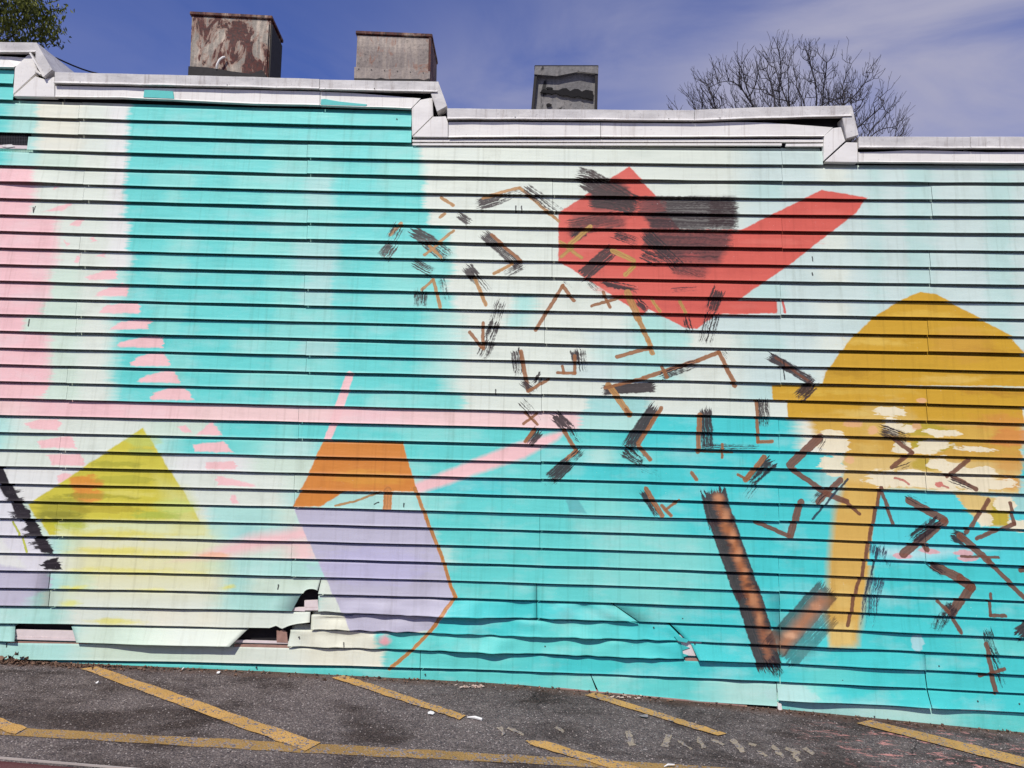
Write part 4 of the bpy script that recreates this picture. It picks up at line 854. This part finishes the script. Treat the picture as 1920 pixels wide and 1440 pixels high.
v3, c3 = roof_vent(2, 'small flanged roof vent with a torn black slot, rightmost of the three', [(1003,130),(1121,130),(1119,212),(994,212)], .28, .30, .004, .02, V_RUST[2], DARK)
tl, tr, br, bl, _ = c3
for a, b in ((tl, bl), (tr, br)):
    s = 1 if a is tl else -1; mb = MB(); w = Vector((.020*s, 0, 0))
    mb.prism([a+Vector((0, -.035, 0)), a+w+Vector((0, -.035, 0)), b+w+Vector((0, -.035, -.1)), b+Vector((0, -.035, -.1))], [a+Vector((0, -.008, 0)), a+w*.6+Vector((0, -.008, 0)), b+w*.6+Vector((0, -.008, -.1)), b+Vector((0, -.008, -.1))]); mb.build('side_flange', DARK, v3, bevel=.002)
mb = MB(); lipp = [tl, tr, tr.lerp(br, .17), tl.lerp(tr, .7).lerp(bl.lerp(br, .7), .12), tl.lerp(tr, .35).lerp(bl.lerp(br, .35), .22), tl.lerp(bl, .18)]
mb.prism([p+Vector((0, -.042, 0)) for p in lipp], [p+Vector((0, -.034, 0)) for p in lipp]); mb.build('bent_top_lip', V_RUST[2], v3)
def on3(s, t, o): p = tl.lerp(tr, s).lerp(bl.lerp(br, s), t); p.y -= o; return p
rr = random.Random(3); up_ = [(.12, .56)]+[(.16+.06*i, .50+.04*rr.uniform(-1, 1)) for i in range(12)]+[(.93, .53)]
dn_ = [(.93, .72)]+[(.90-.06*i, .70-.012*i+.03*rr.uniform(-1, 1)) for i in range(12)]
hp = [on3(s, t, 0) for s, t in up_+dn_]; mb = MB(); mb.prism([p+Vector((0, -.021, 0)) for p in hp], [p+Vector((0, -.010, 0)) for p in hp]); mb.build('torn_slot', MAT['black'], v3)  # black plate paints the darkness inside the tear
for (s, t, w, h) in [(.26, .46, .06, .025), (.27, .84, .04, .03)]:
    mb = MB(); pp = [on3(s+w*math.cos(a)*rr.uniform(.7, 1.2), t+h*math.sin(a)*rr.uniform(.7, 1.2), 0) for a in np.linspace(0, 2*math.pi, 9)[:-1]]
    mb.prism([p+Vector((0, -.021, 0)) for p in pp], [p+Vector((0, -.010, 0)) for p in pp]); mb.build('torn_hole', MAT['black'], v3)  # black plates again, painting the dark inside of small holes

# ------------------------------------------------------------------ cable over the roof
a, b = at_y(104, 108, .55), at_y(232, 145, .9); mb = MB()
mb.tube([a.lerp(b, t)+Vector((0, 0, -.03*math.sin(math.pi*t))) for t in np.linspace(0, 1, 9)], .006, 6)
tag(mb.build('roof_cable', MAT['black'], None, smooth=True), 'thin black cable sloping down behind the left step of the roof', 'cable')

# ------------------------------------------------------------------ trees
def m_leaf():
    n = NB('olive_leaf'); oi = n.node('ShaderNodeNewGeometry').outputs['Random Per Island']
    c = n.mix(oi, srgb(54, 66, 18), srgb(136, 142, 50)); b = n.node('ShaderNodeBsdfPrincipled'); t = n.node('ShaderNodeBsdfTranslucent'); mx = n.node('ShaderNodeMixShader'); o = n.node('ShaderNodeOutputMaterial')
    n.put(b.inputs['Base Color'], c); b.inputs['Roughness'].default_value = .55; n.put(t.inputs[0], c); mx.inputs[0].default_value = .3
    n.nt.links.new(b.outputs[0], mx.inputs[1]); n.nt.links.new(t.outputs[0], mx.inputs[2]); n.nt.links.new(mx.outputs[0], o.inputs[0]); return n.mat
LEAF = m_leaf(); BARK = m_flat('dark_bark', (.045, .036, .034, 1), .85, .4, 25, .5); TWIG = m_flat('bare_twig_bark', (.050, .042, .046, 1), .85, .4, 12, .3)
def grow(root, center, radii, n_att, step, kill, infl, seed, trunk_h, lower=-1.0, shape=None):
    """space colonisation: returns nodes, parents"""
    rg = np.random.default_rng(seed); A = []
    while len(A) < n_att:
        p = rg.uniform(-1, 1, 3)
        r = np.linalg.norm(p)
        if r > 1 or p[2] < lower or rg.uniform() > .25+.75*r: continue
        if shape is not None and not shape(p, rg): continue
        A.append(np.array(center)+p*np.array(radii))
    A = np.array(A); N = [np.array(root, float)]; par = [-1]
    while N[-1][2] < root[2]+trunk_h: N.append(N[-1]+np.array([rg.normal(0, .06), rg.normal(0, .06), 1])*step); par.append(len(N)-2)
    for it in range(140):
        if not len(A): break
        NN = np.array(N); d = np.linalg.norm(A[:, None]-NN[None], axis=2); idx = d.argmin(1); dm = d.min(1); act = dm < infl
        if not act.any():
            act = dm < dm.min()*1.05
        new = 0
        for i in np.unique(idx[act]):
            v = (A[act & (idx == i)]-NN[i]); v = (v/np.linalg.norm(v, axis=1)[:, None]).sum(0)+rg.normal(0, .13, 3)+np.array([0, 0, .12]); v /= np.linalg.norm(v)+1e-9
            q = NN[i]+v*step
            if np.linalg.norm(NN-q, axis=1).min() > step*.35: N.append(q); par.append(int(i)); new += 1
        NN = np.array(N); d = np.linalg.norm(A[:, None]-NN[None], axis=2).min(1); A = A[d > kill]
        if not new: break
    return N, par
def tree_mesh(name, N, par, tip, expo, rmax, mat, parent, sides=4):
    ch = [[] for _ in N]
    for i, p in enumerate(par):
        if p >= 0: ch[p].append(i)
    rad = [0]*len(N)
    for i in reversed(range(len(N))): rad[i] = min(rmax, tip if not ch[i] else sum(rad[c]**expo for c in ch[i])**(1/expo))
    mb = MB(); seen = set()
    starts = [(0, None)]
    while starts:
        s, fr = starts.pop(); path = ([fr] if fr is not None else [])+[s]; cur = s
        while ch[cur]:
            nx_ = max(ch[cur], key=lambda c: rad[c])
            for c in ch[cur]:
                if c != nx_: starts.append((c, cur))
            cur = nx_; path.append(cur)
        if len(path) > 1:
            rr_ = [min(rad[i], rad[path[1]]*1.15) if j == 0 and fr is not None else rad[i] for j, i in enumerate(path)]
            mb.tube([Vector(N[i]) for i in path], rr_, sides, cap=False)
    return mb.build(name, mat, parent, smooth=True), rad
# bare tree behind the right half of the roof
Y_BARE = 17.0
base = at_y(1478, 560, Y_BARE); ctr = at_y(1468, 262, Y_BARE); ex = at_y(1468+242, 262, Y_BARE).x-ctr.x; ez = at_y(1474, 92, Y_BARE).z-ctr.z
bare = empty('bare_tree', (base.x, Y_BARE, ground_z(base.x))); tag(bare, 'leafless dark tree rising behind the roof at the right', 'tree')
def dome(p, rg):
    env = .72+.28*math.cos(p[0]*2.2)+.10*math.sin(p[0]*9+1)
    return p[2] < env*math.sqrt(max(0, 1-p[0]**2*.9))
N, par = grow((base.x, Y_BARE, ground_z(base.x)), (ctr.x, Y_BARE, ctr.z-.25), (ex, 2.2, ez+.25), 1700, .15, .24, 1.6, 11, ctr.z-1.9-ground_z(base.x), -.75, dome)
rt = random.Random(5); n0 = len(N); zc = ctr.z-.9
for i in range(n0):
    if N[i][2] < zc: continue
    for _ in range(rt.choice((1, 2, 2, 3))):
        q = i; d = Vector((rt.gauss(0, .38)+(N[i][0]-ctr.x)*.20, rt.gauss(0, .4), 1.0)).normalized()
        for _s in range(rt.randint(3, 5)):
            d = (d+Vector((rt.gauss(0, .13), rt.gauss(0, .13), .05))).normalized(); N.append(np.array(N[q])+np.array(d)*rt.uniform(.07, .13)); par.append(q); q = len(N)-1
            if rt.random() < .25:
                e = (d+Vector((rt.gauss(0, .5), rt.gauss(0, .5), .1))).normalized(); N.append(np.array(N[q])+np.array(e)*rt.uniform(.06, .13)); par.append(q)
tree_mesh('trunk_and_branches', N, par, .0048, 2.9, .10, TWIG, bare, 3)
# leafy tree at upper left
Y_LEAF = 5.2
lc = at_y(-46, 2, Y_LEAF); lbase = at_y(-40, 300, Y_LEAF)
leafy = empty('leafy_tree', (lbase.x, Y_LEAF, ground_z(lbase.x))); tag(leafy, 'green drooping leafy tree at the upper left behind the roof', 'tree')
N, par = grow((lbase.x, Y_LEAF, ground_z(lbase.x)), (lc.x, Y_LEAF, lc.z), (1.08, .9, .85), 420, .10, .15, .9, 5, lc.z-.8-ground_z(lbase.x), -.8)
_, rad = tree_mesh('trunk', N, par, .004, 2.3, .09, BARK, leafy, 5)
rl = random.Random(9); lv = []; lf = []
tips = [i for i in range(len(N)) if rad[i] < .009]
for i in tips:
    base_p = Vector(N[i])
    for _ in range(36):
        p = base_p+Vector((rl.gauss(0, .07), rl.gauss(0, .07), rl.gauss(-.03, .07)))
        d = Vector((rl.gauss(0, .6), rl.gauss(0, .6), -1.0+rl.gauss(0, .45))).normalized(); s = d.orthogonal().normalized(); s.rotate(Matrix.Rotation(rl.uniform(0, 6.28), 3, d))
        l = rl.uniform(.05, .10); w = l*.17; n0 = len(lv); bend = s.cross(d)*l*.12
        lv += [p, p+d*l*.45+s*w+bend, p+d*l, p+d*l*.45-s*w+bend]; lf.append((n0, n0+1, n0+2, n0+3))
mesh_obj('crown', lv, lf, LEAF, leafy)
# small shoot above the roof edge by the left step
sp = at_y(130, 150, 1.2); shoot = empty('roof_shoot', (sp.x, 1.2, sp.z-.05)); tag(shoot, 'tiny green shoot peeking over the roof beside the left step', 'plant')
mb = MB(); lv, lf = [], []
for i in range(5):
    q = sp+Vector((rl.uniform(-.03, .03), rl.uniform(-.03, .03), 0)); e = q+Vector((rl.uniform(-.03, .03), 0, rl.uniform(.06, .09))); mb.tube([q-Vector((0, 0, .08)), e], .0018, 4)
    for _ in range(9):
        p = q.lerp(e, rl.uniform(.4, 1)); d = Vector((rl.gauss(0, 1), rl.gauss(0, 1), rl.gauss(.2, .6))).normalized(); s = d.orthogonal().normalized(); n0 = len(lv); l = rl.uniform(.012, .022)
        lv += [p, p+d*l*.5+s*l*.28, p+d*l, p+d*l*.5-s*l*.28]; lf.append((n0, n0+1, n0+2, n0+3))
mb.build('stem', BARK, shoot); mesh_obj('leaves', lv, lf, LEAF, shoot)

# ------------------------------------------------------------------ litter and debris on the lot
def flake(mb, c, r, rn, h=.004, n=7):
    ang = rn.uniform(0, 6.28); ax = rn.uniform(.5, 1.0); pts = []
    for i in range(n):
        a = 2*math.pi*i/n; q = r*rn.uniform(.7, 1.1); x, y = math.cos(a)*q, math.sin(a)*q*ax
        pts.append(Vector((c.x+x*math.cos(ang)-y*math.sin(ang), c.y+x*math.sin(ang)+y*math.cos(ang), c.z+rn.uniform(0, h))))
    mb.prism([p+Vector((0, 0, .0015)) for p in pts], pts)
rn = random.Random(21)
PAPER = m_flat('white_paper', srgb(236, 234, 230), .7, .15, 30); PLAST = m_flat('grey_scrap', srgb(150, 146, 146), .6, .3, 30)
for (x, y, r, mat, name, lab, cat) in [(808,1340,.021,PAPER,'paper_scrap','crumpled white paper scrap beside the second yellow stripe','litter'), (343,1257,.016,PAPER,'paper_scrap','small white scrap near the wall right of the first stripe','litter'),
        (409,1264,.012,PAPER,'paper_scrap','tiny white scrap lying near the wall between the first two stripes','litter'), (182,1283,.010,PAPER,'paper_scrap','tiny white chip left of the long yellow stripe','litter'),
        (1207,1346,.030,PLAST,'grey_scrap','flat grey scrap touching the third yellow stripe','litter')]:
    mb = MB(); flake(mb, G(x, y, .004), r, rn, .012); tag(mb.build(name, mat), lab, cat, 'litter on the asphalt')
mb = MB(); p0, p1 = G(876, 1347, .006), G(904, 1351, .006); mb.tube([p0, p0.lerp(p1, .5)+Vector((0, .004, .004)), p1], [.003, .008, .007], 6); tag(mb.build('white_stick', PAPER), 'thin white plastic sliver at the end of the second stripe', 'litter', 'litter on the asphalt')
mb = MB(); p0 = G(1245, 1440, .006); mb.tube([p0, p0+Vector((.02, .010, .006)), p0+Vector((.05, .012, .006))], [.002, .005, .003], 6); tag(mb.build('white_stick', PAPER), 'curled white scrap at the bottom edge of the picture', 'litter', 'litter on the asphalt')
# leaf litter, grit and paint flakes at the foot of the wall
def m_litter(name, a, b):
    n = NB(name); oi = n.node('ShaderNodeNewGeometry').outputs['Random Per Island']; return n.done(n.mix(oi, a, b), .85)
LIT = m_litter('dry_leaf_litter', srgb(74, 52, 42), srgb(138, 108, 88)); GRIT = m_litter('loose_grit', srgb(52, 46, 46), srgb(172, 162, 156)); CHIP = m_litter('pale_rubble', srgb(190, 160, 142), srgb(214, 196, 184))
mb = MB()
for i in range(1000):
    x = rn.choice([rn.uniform(-4.6, -2.0), rn.uniform(-3.3, -2.4), rn.uniform(-2, 3.6)]); y = -.03-abs(rn.gauss(0, .035)); flake(mb, Vector((x, y, ground_z(x)+.001)), rn.uniform(.004, .012), rn, .012, 5)
for i in range(16):
    x = rn.gauss(-3.05, .05); flake(mb, Vector((x, -.05+rn.gauss(0, .02), ground_z(x)+.004+abs(rn.gauss(0, .012)))), rn.uniform(.01, .022), rn, .03, 5)
tag(mb.build('leaf_litter', LIT), 'brown leaf litter along the foot of the wall', 'leaves', kind='stuff')
mb = MB()
for i in range(5200):
    x = rn.uniform(-3.4, 3.4); y = -rn.uniform(.02, 1.5); r = rn.uniform(.002, .0055); c = Vector((x, y, ground_z(x))); h = r*rn.uniform(.5, 1.1)
    a = rn.uniform(0, 6.28); pts = [c+Vector((math.cos(a+j*1.5708)*r*rn.uniform(.7, 1.2), math.sin(a+j*1.5708)*r*rn.uniform(.7, 1.2), 0)) for j in range(4)]
    mb.add(pts+[c+Vector((0, 0, h))], [(0, 1, 4), (1, 2, 4), (2, 3, 4), (3, 0, 4)])
tag(mb.build('loose_grit', GRIT), 'loose grit scattered over the asphalt', 'grit', kind='stuff')
mb = MB()
for i in range(70):
    p = G(885+rn.gauss(0, 14), 1289+rn.gauss(0, 1.6), .003) if i < 40 else G(1190+rn.gauss(0, 28), 1308+rn.gauss(0, 2.5), .003)
    flake(mb, p, rn.uniform(.005, .014), rn, .006, 5)
tag(mb.build('pale_rubble', CHIP), 'pale crumbled rubble near the foot of the wall', 'rubble', kind='stuff')

# ------------------------------------------------------------------ red car just in front of the camera (only the edge of its boot lid shows)
def m_gloss(name, col, rough=.25, metal=0.0):
    n = NB(name); d = n.noise(n.objco(), 14, 4, .6); return n.done(n.mix(n.rng(d, .4, .8), col, tuple(v*.8 for v in col[:3])+(1,)), rough, metal)
CARP = m_gloss('dark_red_car_paint', (.075, .005, .010, 1)); CHROME = m_gloss('light_grey_trim', srgb(190, 180, 172), .4); GLASS = m_gloss('dark_car_glass', (.015, .018, .02, 1), .08); TYRE = m_gloss('tyre_rubber', (.015, .015, .015, 1), .8); RIM = m_gloss('wheel_rim', (.4, .4, .42, 1), .3, .8); LAMP = m_gloss('red_lamp', (.3, .01, .01, 1), .15)
e0, e1 = ray(0, 1420), ray(230, 1439)
DECK = .90
p0 = CAM+e0*((DECK-CAM.z)/e0.z); p1 = CAM+e1*((DECK-CAM.z)/e1.z)
ang = math.atan2(p1.y-p0.y, p1.x-p0.x)
car = empty('parked_car', (0, 0, 0)); gz = ground_z(-2)
def cl(x, y, z): # car space: x towards the tail along the visible edge, y towards the camera side
    c, s = math.cos(ang), math.sin(ang); return Vector((p1.x+x*c+y*s, p1.y+x*s-y*c, z))
tail = .30; nose = tail-4.3; wid = 1.68
side = [(tail, .42), (tail+.02, .62), (tail-.03, .84), (tail-.12, DECK-.006), (-1.0, DECK-.003), (nose+1.35, DECK+.0), (nose+.2, .76), (nose, .62), (nose+.02, .34), (tail-.05, .30)]
mb = MB(); mb.prism([cl(x, .0, z) for x, z in side], [cl(x, wid, z) for x, z in side]); mb.build('body', CARP, car, bevel=.002)
cab = [(-.62, DECK+.01), (-1.15, 1.36), (-2.2, 1.40), (-2.95, DECK+.01)]
mb = MB(); mb.prism([cl(x, .12 if z < 1 else .26, z) for x, z in cab], [cl(x, wid-.12 if z < 1 else wid-.26, z) for x, z in cab]); mb.build('cabin_glass', GLASS, car, bevel=.015)
rf = [(-1.12, 1.365), (-2.22, 1.405)]; mb = MB(); mb.prism([cl(-1.12, .25, 1.372), cl(-2.22, .25, 1.412), cl(-2.22, wid-.25, 1.412), cl(-1.12, wid-.25, 1.372)], [cl(-1.10, .24, 1.402), cl(-2.24, .24, 1.432), cl(-2.24, wid-.24, 1.432), cl(-1.10, wid-.24, 1.402)]); mb.build('roof', CARP, car, bevel=.01)
mb = MB(); mb.prism([cl(.10, -.002, DECK+.0003), cl(-1.6, -.002, DECK+.0003), cl(-1.6, -.0006, DECK+.0003), cl(.10, -.0006, DECK+.0003)], [cl(.10, -.002, DECK-.003), cl(-1.6, -.002, DECK-.003), cl(-1.6, -.0006, DECK-.003), cl(.10, -.0006, DECK-.003)]); mb.build('trim_strip', CHROME, car)
mb = MB(); mb.prism([cl(.05, -.006, .50), cl(-3.6, -.006, .50), cl(-3.6, -.006, .56), cl(.05, -.006, .56)], [cl(.05, -.02, .50), cl(-3.6, -.02, .50), cl(-3.6, -.02, .56), cl(.05, -.02, .56)]); mb.build('rub_strip', TYRE, car)
for wx in (-.62, nose+.85):
    for wy in (-.012, wid-.17):
        mb = MB(); c = cl(wx, wy, gz+.305); ax_ = (cl(wx, wy+.18, gz+.305)-c); mb.tube([c, c+ax_], .305, 22); wh = mb.build('wheel', TYRE, car, smooth=False, bevel=.02)
        mb = MB(); mb.tube([c-ax_*.03, c+ax_*1.03], .19, 18); mb.build('rim', RIM, wh)
for wy in (.10, wid-.42):
    mb = MB(); mb.prism([cl(tail+.018, wy, .66), cl(tail+.018, wy+.32, .66), cl(tail-.012, wy+.32, .80), cl(tail-.012, wy, .80)], [cl(tail+.035, wy, .66), cl(tail+.035, wy+.32, .66), cl(tail+.005, wy+.32, .80), cl(tail+.005, wy, .80)]); mb.build('tail_lamp', LAMP, car)
tag(car, 'dark red car close to the camera, only its light trimmed edge at bottom left', 'car')
